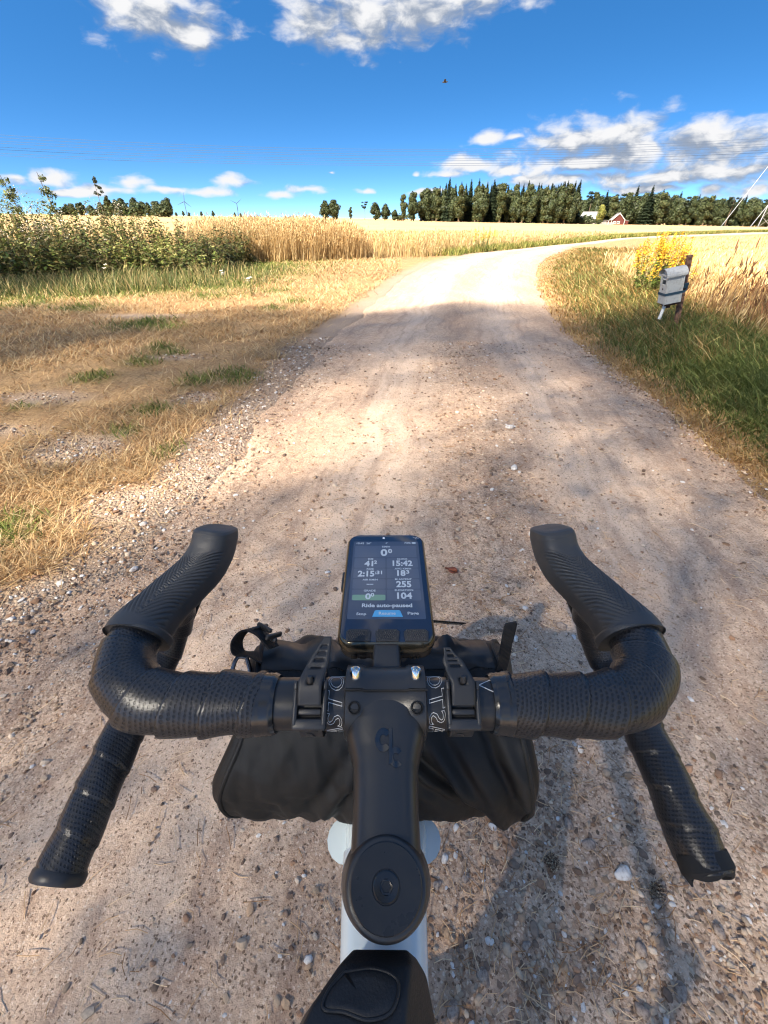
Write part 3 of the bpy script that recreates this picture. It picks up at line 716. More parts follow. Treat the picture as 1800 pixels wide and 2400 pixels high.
def stems_leaves(x, y, h, per, L0, W0, cols, stemcol, lean=.15):
    n = len(x); z = terr(x, y); az = rng.uniform(0, 6.28, n); ln = rng.uniform(0, lean, n)
    d = np.stack([np.cos(az), np.sin(az), 0 * az], -1); P = np.stack([x, y, z - .02], -1)
    cs = pal(stemcol, n)
    G = [blade_geo(P, h, np.full(n, .012) * (1 + .03 * np.hypot(x, y)), az, ln, np.full(n, .03), cs, cs)]
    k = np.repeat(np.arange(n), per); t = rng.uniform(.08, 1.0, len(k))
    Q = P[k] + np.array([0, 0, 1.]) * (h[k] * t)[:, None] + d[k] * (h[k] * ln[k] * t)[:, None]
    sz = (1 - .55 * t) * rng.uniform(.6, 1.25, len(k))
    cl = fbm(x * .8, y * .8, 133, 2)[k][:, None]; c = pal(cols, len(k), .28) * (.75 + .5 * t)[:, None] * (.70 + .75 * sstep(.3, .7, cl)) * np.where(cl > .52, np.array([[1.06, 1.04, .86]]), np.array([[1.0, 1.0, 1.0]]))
    G.append(leaves_geo(Q, L0 * sz, W0 * sz, rng.uniform(0, 6.28, len(k)), rng.uniform(-.5, .7, len(k)), c))
    return join_geo(G), P, d, ln
n = 4300
x = rng.uniform(-17, -4.2, n); y = rng.uniform(10.3, 18.5, n)
front = 10.6 + .45 * np.clip(x + 8.5, 0, 9) - .2 * np.clip(-x - 9, 0, 6)
ok = (y > front + .7 * (fbm(x, y * 0, 2, 2) - .5)) & (y < front + 5.0); x, y = x[ok], y[ok]
hh = (1.30 - .10 * np.clip(x + 9, 0, 6)) * (.72 + .55 * fbm(x * .8, y * .8, 27, 3)) * rng.uniform(.75, 1.1, len(x))
hh = hh * (.62 + .38 * sstep(0, 1.4, y - front[ok])) * (.80 + .42 * sstep(.28, .72, fbm(x * .9 + 7, y * .9, 127, 2)))
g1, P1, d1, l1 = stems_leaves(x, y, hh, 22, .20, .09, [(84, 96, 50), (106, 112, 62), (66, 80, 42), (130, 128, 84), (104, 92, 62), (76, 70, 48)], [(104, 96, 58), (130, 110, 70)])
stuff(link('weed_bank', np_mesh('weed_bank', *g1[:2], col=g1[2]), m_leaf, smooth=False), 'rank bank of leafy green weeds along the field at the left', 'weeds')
k = rng.random(len(x)) < .12 * sstep(-6.5, -9, x); kk = np.where(k)[0]     # pale seed fluff on the tallest stems
m = len(kk) * 26; kk = np.repeat(kk, 26)
tip = P1[kk] + np.array([0, 0, 1.]) * (hh[kk] * rng.uniform(.9, 1.06, m))[:, None] + rng.normal(0, .05, (m, 3))
c = pal([(214, 202, 182), (196, 180, 156), (228, 220, 204), (150, 128, 100)], m)
V, T, C = leaves_geo(tip, rng.uniform(.02, .05, m), rng.uniform(.015, .035, m), rng.uniform(0, 6.28, m), rng.uniform(-.5, 1.2, m), c)
stuff(link('seed_fluff', np_mesh('seed_fluff', V, T, col=C), m_leaf, smooth=False), 'pale thistle seed heads on top of the weed bank', 'seed heads')
n = 15000                                                       # lush grass in front of the bank
x = rng.uniform(-13, -2.6, n); y = 8.3 + rng.random(n) * 5.5
front = 10.6 + .45 * np.clip(x + 8.5, 0, 9) - .2 * np.clip(-x - 9, 0, 6)
ok = (y < front + .8) & (y > front - 3.1 + .9 * (fbm(x * .8, y * .8, 6, 3) - .5)) & (rng.random(n) < .35 + .65 * sstep(-2.8, -5.5, x)); x, y = x[ok], y[ok]; n = len(x)
c = pal([(88, 98, 52), (104, 110, 62), (76, 86, 46), (158, 144, 96), (176, 154, 106)], n)
P = np.stack([x, y, terr(x, y) - .02], -1)
grass_obj('lush_grass', blade_geo(P, rng.uniform(.12, .42, n) * (.5 + .9 * fbm(x, y, 8, 2)), .012 * rng.uniform(.7, 1.4, n), rng.uniform(0, 6.28, n), rng.uniform(.05, .5, n), rng.uniform(.1, .6, n), c * .8, c * 1.15), 'long green grass at the foot of the weed bank', 'grass')

# single plants that stand out
def stalk_plant(loc, h, kind, label, group=None, nst=3):
    t = thing('yarrow_plant' if kind == 'yarrow' else 'bulrush', label, 'plant', loc, group)
    st, heads = MB(), []
    for k in range(nst):
        fl = MB(); heads.append(fl)
        a = rng.uniform(0, 6.28); b = rng.uniform(0, .10); hk = h * rng.uniform(.75, 1.05)
        tip = np.array([math.cos(a) * b * hk, math.sin(a) * b * hk, hk]); base = np.array([math.cos(a) * .02, math.sin(a) * .02, -.02])
        st.tube(spline([base, (base + tip) / 2 + [.01, 0, .02], tip], 5), [.006, .005, .0045, .004, .004], 5)
        if kind == 'yarrow':
            for q in range(9):
                p = tip + np.array([rng.normal(0, .022), rng.normal(0, .022), rng.normal(0, .005)])
                fl.lathe([(.001, -.006), (.008, 0), (.006, .004), (.001, .005)], p, (0, 0, 1), 6)
                st.tube([tip - [0, 0, .05], p], .0022, 4)
        else:
            fl.tube(spline([tip - [0, 0, .22], tip - [0, 0, .1], tip], 5), [.008, .013, .013, .012, .003], 7)
        for q in range(4):
            u = rng.uniform(.1, .75); p = base + (tip - base) * u; an = rng.uniform(0, 6.28); L = rng.uniform(.06, .13)
            e = p + np.array([math.cos(an) * L, math.sin(an) * L, .03]); s = np.array([-math.sin(an), math.cos(an), 0]) * .012
            st.add([p, (p + e) / 2 + s, e, (p + e) / 2 - s], [(0, 1, 2, 3)])
    o = st.build('stems', m_stem, None); o.parent = t
    for mb in heads: o = mb.build('flower_head' if kind == 'yarrow' else 'seed_spike', m_yar if kind == 'yarrow' else m_rush, None); o.parent = t; o['kind'] = 'stuff'
m_stem = mat('dry_green_stem', lin(116, 116, 66), .7); m_yar = mat('white_flower', lin(232, 228, 214), .8); m_rush = mat('brown_seed_spike', lin(96, 60, 38), .85)
Zt = lambda x, y: float(terr(x, y))
stalk_plant((-4.9, 8.6, Zt(-4.9, 8.6)), .55, 'yarrow', 'white flowered yarrow standing in long grass nearest the left edge', 'yarrow plants', 2)
stalk_plant((-2.95, 8.9, Zt(-2.95, 8.9)), .45, 'yarrow', 'taller white yarrow left of the road in front of the tall dry grass', 'yarrow plants', 3)
stalk_plant((-2.45, 8.8, Zt(-2.45, 8.8)), .32, 'yarrow', 'low spreading white yarrow on the edge of the sunny grass', 'yarrow plants', 5)
for k, (x, y, h) in enumerate([(8.2, 11.6, .8), (8.6, 12.2, .85), (8.9, 12.0, .95), (9.6, 12.3, .85)]):
    stalk_plant((x, y, Zt(x, y)), h, 'bulrush', ['leftmost brown seed spike in the pale field beyond the mailbox', 'second brown seed spike from the left beyond the mailbox', 'tallest brown seed spike in the pale field beyond the mailbox', 'rightmost brown seed spike in the pale field beyond the mailbox'][k], 'brown seed spikes in the field', 1)

# goldenrod
m_gold = mat('goldenrod_flower', rough=.8, spec=.2); nt = m_gold.node_tree
setn(m_gold, 'Base Color', mixc(nt, ramp(nt, noise(nt, objco(m_gold), 22, 3), .35, .65), lin(212, 156, 30), lin(230, 186, 62)))
def goldenrod(loc, h, rad, nst, label, plume=1.0):
    t = thing('goldenrod_bush', label, 'goldenrod', loc, 'goldenrod clumps beside the road')
    a = rng.uniform(0, 6.28, nst); r = rad * np.sqrt(rng.random(nst)); x, y = np.cos(a) * r, np.sin(a) * r
    hk = h * rng.uniform(.66, 1.04, nst) * (1 - .25 * (r / rad) ** 2)
    P = np.stack([x * .75, y * .75, 0 * x], -1); tip = np.stack([x * 1.2, y * 1.2, hk], -1)
    sm = MB()
    for k in range(nst): sm.tube([P[k], (P[k] + tip[k]) / 2, tip[k]], [.006, .005, .003], 4)
    o = sm.build('stems', m_stem, None); o.parent = t
    k = np.repeat(np.arange(nst), 26); u = rng.uniform(.05, .80, len(k)); Q = P[k] + (tip[k] - P[k]) * u[:, None]
    V, T, C = leaves_geo(Q, rng.uniform(.06, .14, len(k)), rng.uniform(.016, .03, len(k)), rng.uniform(0, 6.28, len(k)), rng.uniform(-.2, .8, len(k)), pal([(110, 128, 58), (134, 148, 76), (88, 108, 46)], len(k)))
    o = link('leaves', np_mesh('leaves', V, T, col=C), m_leaf, smooth=False); o.parent = t
    m = int(85 * plume); k = np.repeat(np.arange(nst), m); u = rng.random(len(k)); an = rng.uniform(0, 6.28, len(k))
    sp = .075 * (1 - u) ** .8 + .008
    Q = tip[k] + np.stack([np.cos(an) * sp * rng.random(len(k)), np.sin(an) * sp * rng.random(len(k)), -.22 * (1 - u) + .05 * rng.random(len(k))], -1)
    V, T, C = leaves_geo(Q, rng.uniform(.02, .04, len(k)), rng.uniform(.012, .022, len(k)), rng.uniform(0, 6.28, len(k)), rng.uniform(-.3, 1.2, len(k)), pal([(255, 255, 255)], len(k)))
    o = link('flowers', np_mesh('flowers', V, T, col=C), m_gold, smooth=False); o.parent = t
goldenrod((4.95, 8.7, Zt(4.95, 8.7)), 1.02, .42, 80, 'large goldenrod bush in yellow bloom behind the mailbox')
goldenrod((4.2, 21.3, Zt(4.2, 21.3)), .95, .45, 22, 'small yellow goldenrod clump left of the road bend', .7)

# ------------------------------------------------------------------ trees
m_bark = mat('bark', lin(92, 78, 66), .9, spec=.2); nt = m_bark.node_tree
setn(m_bark, 'Base Color', mixc(nt, noise(nt, objco(m_bark), 6, 5), lin(70, 58, 48), lin(124, 108, 92)))
def crown_geo(centers, radii, per, size, cols, flat=.38, seed=0, sunny=.0):
    r = np.random.default_rng(seed); G = []
    for (c, rad) in zip(centers, radii):
        n = int(per * (np.mean(rad) ** 2)); n = max(n, 12)
        u = r.normal(size=(n, 3)); u /= np.linalg.norm(u, axis=1)[:, None]
        rr_ = r.random(n) ** .4
        P = np.array(c) + u * rr_[:, None] * np.array(rad)
        nrm = u + r.normal(0, flat, (n, 3)); nrm /= np.linalg.norm(nrm, axis=1)[:, None]
        t = np.cross(nrm, r.normal(size=(n, 3))); t /= np.linalg.norm(t, axis=1)[:, None] + 1e-9
        b = np.cross(nrm, t); s = size * r.uniform(.55, 1.35, n)[:, None]
        V = np.stack([P - t * s, P + b * s * .6, P + t * s, P - b * s * .6], 1).reshape(-1, 3)
        A = np.array([lin(*q) for q in cols]); C = A[r.integers(0, len(A), n)] * r.uniform(.75, 1.25, (n, 1)) * r.uniform(.8, 1.15)
        T = (np.array([[0, 1, 2], [0, 2, 3]])[None] + (np.arange(n) * 4)[:, None, None]).reshape(-1, 3)
        G.append((V, T, np.repeat(C, 4, 0)))
    return join_geo(G)
def trunk_mesh(h, r0, limbs, seed=0, lean=0):
    r = np.random.default_rng(seed); mb = MB()
    P = spline([(0, 0, -.3), (r.normal(0, .01) * h, r.normal(0, .01) * h, h * .35), (lean * h * .6, r.normal(0, .02) * h, h * .7), (lean * h, 0, h * .96)], 8)
    mb.tube(P, np.linspace(r0, r0 * .15, 8) + r0 * .35 * np.array([1, .3, 0, 0, 0, 0, 0, 0]), 8)
    for (z, L, a, up) in limbs:
        b = np.array([lean * z, 0, z]); e = b + np.array([math.cos(a) * L, math.sin(a) * L, up * L])
        mb.tube(spline([b, (b + e) / 2 + [0, 0, -.06 * L], e], 5), np.linspace(r0 * .38, r0 * .08, 5), 5)
    return mb
GRN_D = [(62, 72, 46), (74, 82, 52), (52, 62, 40), (84, 90, 58)]
GRN_B = [(70, 78, 48), (83, 88, 55), (61, 70, 42), (94, 96, 62)]
GRN_S = [(42, 53, 38), (51, 60, 42), (36, 46, 32), (58, 66, 46)]
def proto_decid(seed, h, w, cols, per=100, size=.38, low=.06):
    r = np.random.default_rng(seed); cs, rs = [], []
    for k in range(20):
        f = r.uniform(low + .06, .90); a = r.uniform(0, 6.28); rad = w * (.5 + .5 * math.sin(math.pi * min(1, f * .92 + .06))) * r.uniform(.35, .62)
        d = w * .55 * math.sin(math.pi * (f * .85 + .1)) * r.uniform(.2, 1)
        cs.append((math.cos(a) * d, math.sin(a) * d, h * f)); rs.append((rad, rad, rad * 1.05))
    limbs = [(h * f, w * .6, a, .6) for f, a in zip(np.linspace(.2, .75, 7), r.uniform(0, 6.28, 7))]
    return crown_geo(cs, rs, per, size, cols, seed=seed), trunk_mesh(h * .92, .02 * h, limbs, seed)
def proto_spruce(seed, h, w, cols, n=1500):
    r = np.random.default_rng(seed); u = r.random(n) ** .72; z = h * (1 - .94 * u); a = r.uniform(0, 6.28, n)
    tier = .75 + .25 * np.sin(z * 6.283 / (h * .07)) ; rad = w * u ** .85 * tier * r.uniform(.35, 1, n)
    P = np.stack([np.cos(a) * rad, np.sin(a) * rad, z - rad * .25], -1); d = np.stack([np.cos(a), np.sin(a), -.45 + 0 * a], -1)
    s = np.stack([-np.sin(a), np.cos(a), r.normal(0, .3, n)], -1); L = (.035 * h * r.uniform(.6, 1.4, n) * (.45 + u))[:, None]
    V = np.stack([P - d * L, P + s * L * .5, P + d * L * 1.1, P - s * L * .5], 1).reshape(-1, 3)
    A = np.array([lin(*q) for q in cols]); C = A[r.integers(0, len(A), n)] * r.uniform(.75, 1.25, (n, 1))
    T = (np.array([[0, 1, 2], [0, 2, 3]])[None] + (np.arange(n) * 4)[:, None, None]).reshape(-1, 3)
    return (V, T, np.repeat(C, 4, 0)), trunk_mesh(h, .014 * h, [(h * f, w * .5, a_, -.2) for f, a_ in zip(np.linspace(.15, .7, 8), r.uniform(0, 6.28, 8))], seed)
def proto_pine(seed, h, w, cols):
    r = np.random.default_rng(seed); cs, rs, limbs = [], [], []
    for k in range(10):
        f = r.uniform(.5, .98); a = r.uniform(0, 6.28); L = w * r.uniform(.3, 1) * (1.15 - .5 * f)
        cs.append((math.cos(a) * L, math.sin(a) * L, h * f + .2 * L)); q = w * r.uniform(.28, .45); rs.append((q, q, q * .6)); limbs.append((h * f - .1 * L, L, a, .3))
    return crown_geo(cs, rs, 60, .36, cols, seed=seed), trunk_mesh(h * .97, .015 * h, limbs, seed)
def proto_bush(seed, h, w, cols):
    r = np.random.default_rng(seed)
    cs = [(r.normal(0, w * .4), r.normal(0, w * .4), h * r.uniform(.3, .7)) for _ in range(6)]; rs = [(w * .5, w * .5, h * .38)] * 6
    return crown_geo(cs, rs, 60, .34, cols, seed=seed), trunk_mesh(h * .6, .03 * h, [(h * .2, w * .4, a, .8) for a in (0, 2, 4)], seed)
PROTO = {}
def proto(key, fn):
    (V, T, C), tr = fn
    cm = np_mesh('crown_' + key, V, T, col=C); cm.materials.append(m_leaf)
    PROTO[key] = (cm, tr)
for k in range(3): proto('oak%d' % k, proto_decid(20 + k, 14, 4.2, GRN_D))
for k in range(2): proto('birch%d' % k, proto_decid(30 + k, 16, 3.2, GRN_B, low=.05))
proto('broad', proto_decid(36, 13, 5.2, GRN_D, low=.0)); proto('pale', proto_decid(37, 12, 4.0, [(132, 132, 66), (148, 144, 78), (112, 116, 58)], low=.0))
for k in range(3): proto('spruce%d' % k, proto_spruce(40 + k, 17, 3.6, GRN_S, 2200))
for k in range(2): proto('pine%d' % k, proto_pine(50 + k, 16, 3.2, GRN_S))
for k in range(2): proto('bush%d' % k, proto_bush(60 + k, 3.2, 2.6, GRN_D))
TR_ME = {}
_ONES = ['', 'first', 'second', 'third', 'fourth', 'fifth', 'sixth', 'seventh', 'eighth', 'ninth', 'tenth', 'eleventh', 'twelfth', 'thirteenth', 'fourteenth', 'fifteenth', 'sixteenth', 'seventeenth', 'eighteenth', 'nineteenth']
def nth(n):
    if n < 20: return _ONES[n]
    t = ['', '', 'twent', 'thirt', 'fort', 'fift'][n // 10]
    return t + ('ieth' if n % 10 == 0 else 'y-' + _ONES[n % 10])
KIND = {'o': 'round dark broadleaf tree', 'b': 'slender light green birch', 's': 'dark pointed spruce', 'p': 'dark pine with bare trunk'}
def tree(key, x, y, s, label, group, name=None, z=None, sx=1.0):
    cm, tr = PROTO[key]
    nm = name or {'o': 'broadleaf_tree', 'b': 'birch_tree', 's': 'spruce_tree', 'p': 'pine_tree'}[key[0]]
    t = thing(nm, label, 'bush' if 'bush' in key else 'tree', (x, y, Zt(x, y) if z is None else z), group, rng.uniform(0, 6.28))
    t.scale = (s * sx, s * sx, s)
    c = bpy.data.objects.new('crown', cm); COL.objects.link(c); c.parent = t
    if key not in TR_ME:
        o = tr.build('trunk', m_bark, None); TR_ME[key] = o.data
    else:
        o = bpy.data.objects.new('trunk', TR_ME[key]); COL.objects.link(o)
    o.parent = t
    return t
# image column (photo pixels 0..1800) to a bearing, used only to lay the far tree line out in plan
def plan(px, D): return (px - 900) / 1000 * .8238 * D, D
# wood on the right: front row from a clearing edge, rows behind
front_keys = ['birch0', 'oak0', 'birch1', 'birch0', 'oak1', 'oak2', 'birch1', 'oak0', 'spruce0', 'oak1', 'birch0', 'oak2', 'spruce1', 'birch1', 'oak0', 'birch0', 'spruce2', 'oak1', 'birch1', 'oak2']
def wood_label(key, row):
    kind = {'o': 'round dark green broadleaf tree', 'b': 'tall slender light green birch', 's': 'dark pointed spruce', 'p': 'dark pine with bare trunk'}[key[0]]
    return kind + (' in the front row of the wood' if row == 0 else ' rising behind the front of the wood')
k = 0
for px in np.arange(948, 1345, 12.5):                         # tall near part
    key = front_keys[k % len(front_keys)]; D = 262 + rng.uniform(-5, 5)
    x, y = plan(px + rng.uniform(-4, 4), D); hs = np.interp(px, [940, 1000, 1060, 1340], [.80, .92, 1.0, 1.04]) * rng.uniform(.9, 1.1)
    tree(key, x, y, hs * (.95 if key[0] == 'b' else 1.02), KIND[key[0]] + ', ' + nth(k + 1) + ' from left in the front row of the wood', 'trees of the wood behind the field'); k += 1
for row, D0, keys in ((1, 274, ('spruce0', 'spruce1', 'birch0', 'spruce2', 'spruce0', 'oak0')), (2, 288, ('spruce1', 'spruce2', 'spruce0'))):
    for px in np.arange(1030 if row == 2 else 985, 1352, 11.5):
        key = keys[k % len(keys)]; D = D0 + rng.uniform(-4, 4); x, y = plan(px + rng.uniform(-4, 4), D)
        tree(key, x, y, rng.uniform(.88, 1.10) * np.interp(px, [980, 1090, 1350], [.80, .98, 1.04]), wood_label(key, 1), 'trees of the wood behind the field'); k += 1
for row, D0 in ((0, 330), (1, 345), (2, 362)):
    far_i = 0                # lower wood receding to the right edge
    for px in np.arange(1338, 1850, 13.5):
        key = ['oak0', 'broad', 'oak1', 'pine0', 'oak2', 'spruce1', 'broad', 'birch1'][(k * 5 + row) % 8]; D = D0 + rng.uniform(-6, 6); x, y = plan(px + rng.uniform(-5, 5), D)
        nm = 'broadleaf_tree' if key == 'broad' else None; far_i += 1
        lb = wood_label('o' if key == 'broad' else key, row).replace('in the front row of the wood', 'in the farther wood beyond the barn').replace('rising behind the front of the wood', 'in the back rows beyond the barn')
        if row == 0: lb = KIND['o' if key == 'broad' else key[0]] + ', ' + nth(far_i) + ' from left in front of the farther wood'
        tree(key, x, y, rng.uniform(.86, 1.08) * np.interp(px, [1340, 1500, 1620, 1800], [1.0, 1.16, 1.05, .98]), lb, 'trees of the farther wood', nm, sx=1.2); k += 1
tree('pale', *plan(1407, 280), .80, 'pale yellow-green tree left of the red barn', None, 'broadleaf_tree')
for px, s in ((1338, .9), (1352, .8), (1366, .95), (1376, 1.25), (1388, 1.2), (1402, .8)):
    tree('bush0' if px % 4 else 'bush1', *plan(px, 268), s, 'low green shrub left of the barn, ' + nth([1338, 1352, 1366, 1376, 1388, 1402].index(px) + 1) + ' from the left', 'shrubs left of the barn', 'shrub')
# separate trees left of the wood
for key, px, s, lb in (('oak0', 762, .66, 'leftmost round tree of the loose group on the field horizon'), ('oak1', 783, .68, 'second round tree of the loose group on the field horizon'), ('birch1', 822, .40, 'small narrow tree alone on the field horizon'),
                       ('pine0', 855, .58, 'dark pine standing left of two joined round trees on the horizon'), ('oak2', 880, .62, 'left one of two joined round trees on the field horizon'), ('oak0', 902, .58, 'right one of two joined round trees on the field horizon'), ('broad', 925, .42, 'low broad tree filling the gap beside the wood'), ('bush0', 938, 1.3, 'shrub at the left foot of the wood')):
    x, y = plan(px, 300 if px < 940 else 268)
    tree(key, x, y, s, lb, None, sx=1.55 if key[:3] == 'oak' else 1.2, name={'oak': 'broadleaf_tree', 'bro': 'broadleaf_tree', 'bus': 'shrub'}.get(key[:3]))
# far tree line on the left
for hk_, px in enumerate(np.arange(150, 400, 13)):
    key = ['oak0', 'broad', 'bush0', 'oak2', 'broad', 'oak1'][k % 6]; x, y = plan(px + rng.uniform(-4, 4), 235 + rng.uniform(-5, 5)); k += 1
    s = np.interp(px, [150, 240, 300, 360, 400], [.36, .34, .50, .44, .50]) * rng.uniform(.85, 1.12)
    tree(key, x, y, s * (3.4 if 'bush' in key else 1), 'dark green tree, ' + nth(hk_ + 1) + ' from left in the hedge line far left', 'hedge trees far left', 'broadleaf_tree', sx=1.35)
tree('pine1', *plan(246, 205), .78, 'tall thin pine above the hedge line far left', None, 'pine_tree', sx=.8)
tree('birch1', *plan(262, 207), .45, 'small tree at the right foot of the tall thin pine', None, 'birch_tree')
for px, s in ((415, .17), (432, .22), (445, .18), (474, .22), (501, .25), (552, .20), (565, .18), (630, .1), (670, .11), (715, .12), (736, .13)):
    x, y = plan(px, 430); tree(['oak0', 'broad', 'oak1'][px % 3], x, y, s * 1.25, 'tiny far-off tree, ' + nth([415, 432, 445, 474, 501, 552, 565, 630, 670, 715, 736].index(px) + 1) + ' from left on the field horizon', 'tiny trees on the horizon', 'broadleaf_tree', sx=1.3)
# two leaning saplings standing out of the weeds
def sapling(loc, h, lean, seed, label):
    t = thing('aspen_sapling', label, 'sapling', loc); r = np.random.default_rng(seed)
    P = spline([(0, 0, -.05), (lean * .35 * h, 0, h * .4), (lean * h * .8, 0, h * .75), (lean * h, 0, h)], 8)
    mb = MB(); mb.tube(P, np.linspace(.022, .006, 8), 6); cs, rs = [], []
    for k in range(13):
        f = r.uniform(.5, 1.0); b = P[min(7, int(f * 7))] + 0; a = r.uniform(0, 6.28); L = r.uniform(.05, .22) * (1.3 - f * .7)
        e = b + np.array([math.cos(a) * L, math.sin(a) * L, r.uniform(-.05, .12)]); mb.tube([b, e], [.006, .002], 4)
        cs.append(tuple(e)); q = r.uniform(.07, .13); rs.append((q, q, q))
    o = mb.build('trunk', m_bark, None); o.parent = t
    V, T, C = crown_geo(cs, rs, 2600, .035, [(112, 116, 72), (134, 134, 88), (92, 100, 60)], seed=seed)
    o = link('crown', np_mesh('crown', V, T, col=C), m_leaf, smooth=False); o.parent = t
sapling((-9.35, 13.8, Zt(-9.35, 13.8)), 2.12, -.20, 5, 'leaning thin sapling above the weeds nearest the left edge')
sapling((-8.8, 14.2, Zt(-8.8, 14.2)), 2.2, -.12, 6, 'leafier leaning sapling above the weeds, right of another')

# trees behind the rider; their crowns shade the near road
def shade_tree(x, y, h, w, seed, label, zlo=.22, n=70000, size=.030, top=.45):
    r = np.random.default_rng(seed); t = thing('roadside_tree', label, 'tree', (x, y, 0), 'tall trees behind the rider')
    f = r.uniform(zlo, 1.0, n); a = r.uniform(0, 6.28, n); rad = w * np.sqrt(r.random(n)) * np.sin(np.pi * (.16 + .70 * f)) ** .6
    P = np.stack([np.cos(a) * rad, np.sin(a) * rad, h * f], -1)
    dn = fbm(P[:, 0] * .55 + P[:, 2] * .31 + seed, P[:, 1] * .55 - P[:, 2] * .27, seed, 2)
    P = P[r.random(n) < (.115 + .885 * sstep(.72, .88, f)) * (.62 + .5 * sstep(.34, .66, dn))]; n = len(P)
    nr = r.normal(size=(n, 3)); nr /= np.linalg.norm(nr, axis=1)[:, None]; tv = np.cross(nr, r.normal(size=(n, 3))); tv /= np.linalg.norm(tv, axis=1)[:, None]; bv = np.cross(nr, tv)
    s = (size * (1 + top * sstep(.74, .88, P[:, 2] / h)) * r.uniform(.6, 1.4, n))[:, None]
    V = np.stack([P - tv * s, P + bv * s * .6, P + tv * s, P - bv * s * .6], 1).reshape(-1, 3)
    T = (np.array([[0, 1, 2], [0, 2, 3]])[None] + (np.arange(n) * 4)[:, None, None]).reshape(-1, 3)
    o = link('crown', np_mesh('crown', V, T, col=np.repeat(pal(GRN_B, n), 4, 0)), m_leaf, smooth=False); o.parent = t
    o = trunk_mesh(h * .94, .0042 * h, [(h * f_, w * .6, a_, .55) for f_, a_ in zip(np.linspace(.4, .85, 7), r.uniform(0, 6.28, 7))], seed).build('trunk', m_bark, None); o.parent = t
SHADE = [(-17.2, .8, 11.8, 3.0), (-20.5, -1.6, 12.5, 3.2), (-18.6, -5.4, 13.0, 3.2), (-15.3, -5.2, 13.0, 3.2), (-11.6, -5.3, 13.0, 3.1), (-8.2, -5.0, 12.8, 3.0), (-4.9, -5.6, 13.2, 3.0), (-1.8, -6.2, 12.5, 2.9), (-8.5, -9.5, 11.5, 3.0)]
for k, (x, y, h, w) in enumerate(SHADE): shade_tree(x, y, h + .5, w, 300 + k, 'tall leafy roadside tree behind the rider, out of frame')
shade_tree(-2.75, -3.15, 7.2, 1.8, 330, 'unseen young tree added close behind the rider to shade the bike', .30, 34000, .030, 0.0)  # added unseen tree, set between sun and bike to break up its shadow

# ------------------------------------------------------------------ red barn, second roof, garden fence
m_red = mat('falu_red_boards', lin(84, 44, 40), .85, spec=.2); nt = m_red.node_tree
setn(m_red, 'Base Color', mixc(nt, noise(nt, objco(m_red), 2.5, 4), lin(70, 36, 34), lin(92, 50, 44)))
m_roof = mat('grey_roof_sheet', lin(132, 130, 130), .7); m_white = mat('white_paint', lin(200, 200, 196), .6)
m_pane = mat('dark_window_glass', lin(40, 46, 52), .15, spec=.8)
def barn(loc, W, D, H, RH, yaw, label, name, windows, lean_to=False):
    t = thing(name, label, 'barn', loc, None, yaw)
    def add(mb, nm, m, parent=None):
        o = mb.build(nm, m, None, smooth=False); o.parent = parent or t; return o
    w = MB(); h = W / 2
    w.add([(-h, -D / 2, 0), (h, -D / 2, 0), (h, -D / 2, H), (0, -D / 2, H + RH), (-h, -D / 2, H), (-h, D / 2, 0), (h, D / 2, 0), (h, D / 2, H), (0, D / 2, H + RH), (-h, D / 2, H)],
          [(0, 1, 2, 3, 4), (6, 5, 9, 8, 7), (1, 6, 7, 2), (5, 0, 4, 9)])
    wall = add(w, 'wall', m_red)
    for s in (-1, 1):                                          # two roof slopes
        a = math.atan2(RH, h); L = math.hypot(h, RH) + .6
        c = Vector((s * (h + .0) / 2, 0, H + RH / 2 + .12)); rot = Matrix.Rotation(s * a, 3, 'Y')
        mb = MB(); mb.box(c, (L, D + 1.0, .14), rot); add(mb, 'roof_slope', m_roof)
        mb = MB(); mb.box(Vector((s * (h + .03), -D / 2 - .03, H / 2)), (.22, .08, H)); add(mb, 'corner_board', m_white)
        mb = MB(); mb.box(c + Vector((0, -D / 2 - .54, -.02)), (L, .06, .26), rot); add(mb, 'bargeboard', m_white)
    for (x, z, ww, hh) in windows:
        mb = MB()
        for (ox, oz, a, b) in ((0, hh / 2, ww + .2, .14), (0, -hh / 2, ww + .2, .14), (-ww / 2, 0, .14, hh), (ww / 2, 0, .14, hh), (0, 0, .08, hh)): mb.box((x + ox, -D / 2 - .06, z + oz), (a, .1, b))
        f = add(mb, 'window_frame', m_white); mb = MB(); mb.box((x, -D / 2 - .02, z), (ww, .05, hh)); add(mb, 'window_pane', m_pane, f)
    if lean_to:
        mb = MB(); mb.box((h + 1.2, 0, 1.0), (2.2, D * .7, 2.0)); add(mb, 'lean_to', m_red)
        mb = MB(); mb.box((h + 1.2, 0, 2.15), (2.7, D * .75, .12), Matrix.Rotation(.25, 3, 'Y')); add(mb, 'lean_to_roof', m_roof)
    return t
bx, by = plan(1447, 292)
barn((bx, by, Zt(bx, by) - .1), 6.6, 8, 2.2, 3.0, -.25, 'red wooden barn with pale roof and white trim at the wood edge', 'barn', [(-1.7, 1.1, 1.3, .9), (.3, 1.1, 1.3, .9)], True)
bx, by = plan(1383, 300)
barn((bx, by, Zt(bx, by) - .6), 7, 9, 3.0, 3.2, .75, 'second farm building showing only its pale roof behind trees', 'farm_building', [], False)
bx, by = plan(1421, 284)
t = thing('shed', 'small white shed at the left corner of the red barn', 'shed', (bx, by, Zt(bx, by)))
for nm, mb, m in (('wall', MB().box((0, 0, .9), (2.6, 2.2, 1.8)), m_white), ('roof', MB().box((0, 0, 1.9), (3.1, 2.7, .16), Matrix.Rotation(.12, 3, 'Y')), m_roof), ('door', MB().box((.5, -1.13, .8), (.8, .06, 1.6)), m_red)):
    o = mb.build(nm, m, None, smooth=False); o.parent = t
fx0, fy0 = plan(1372, 276)
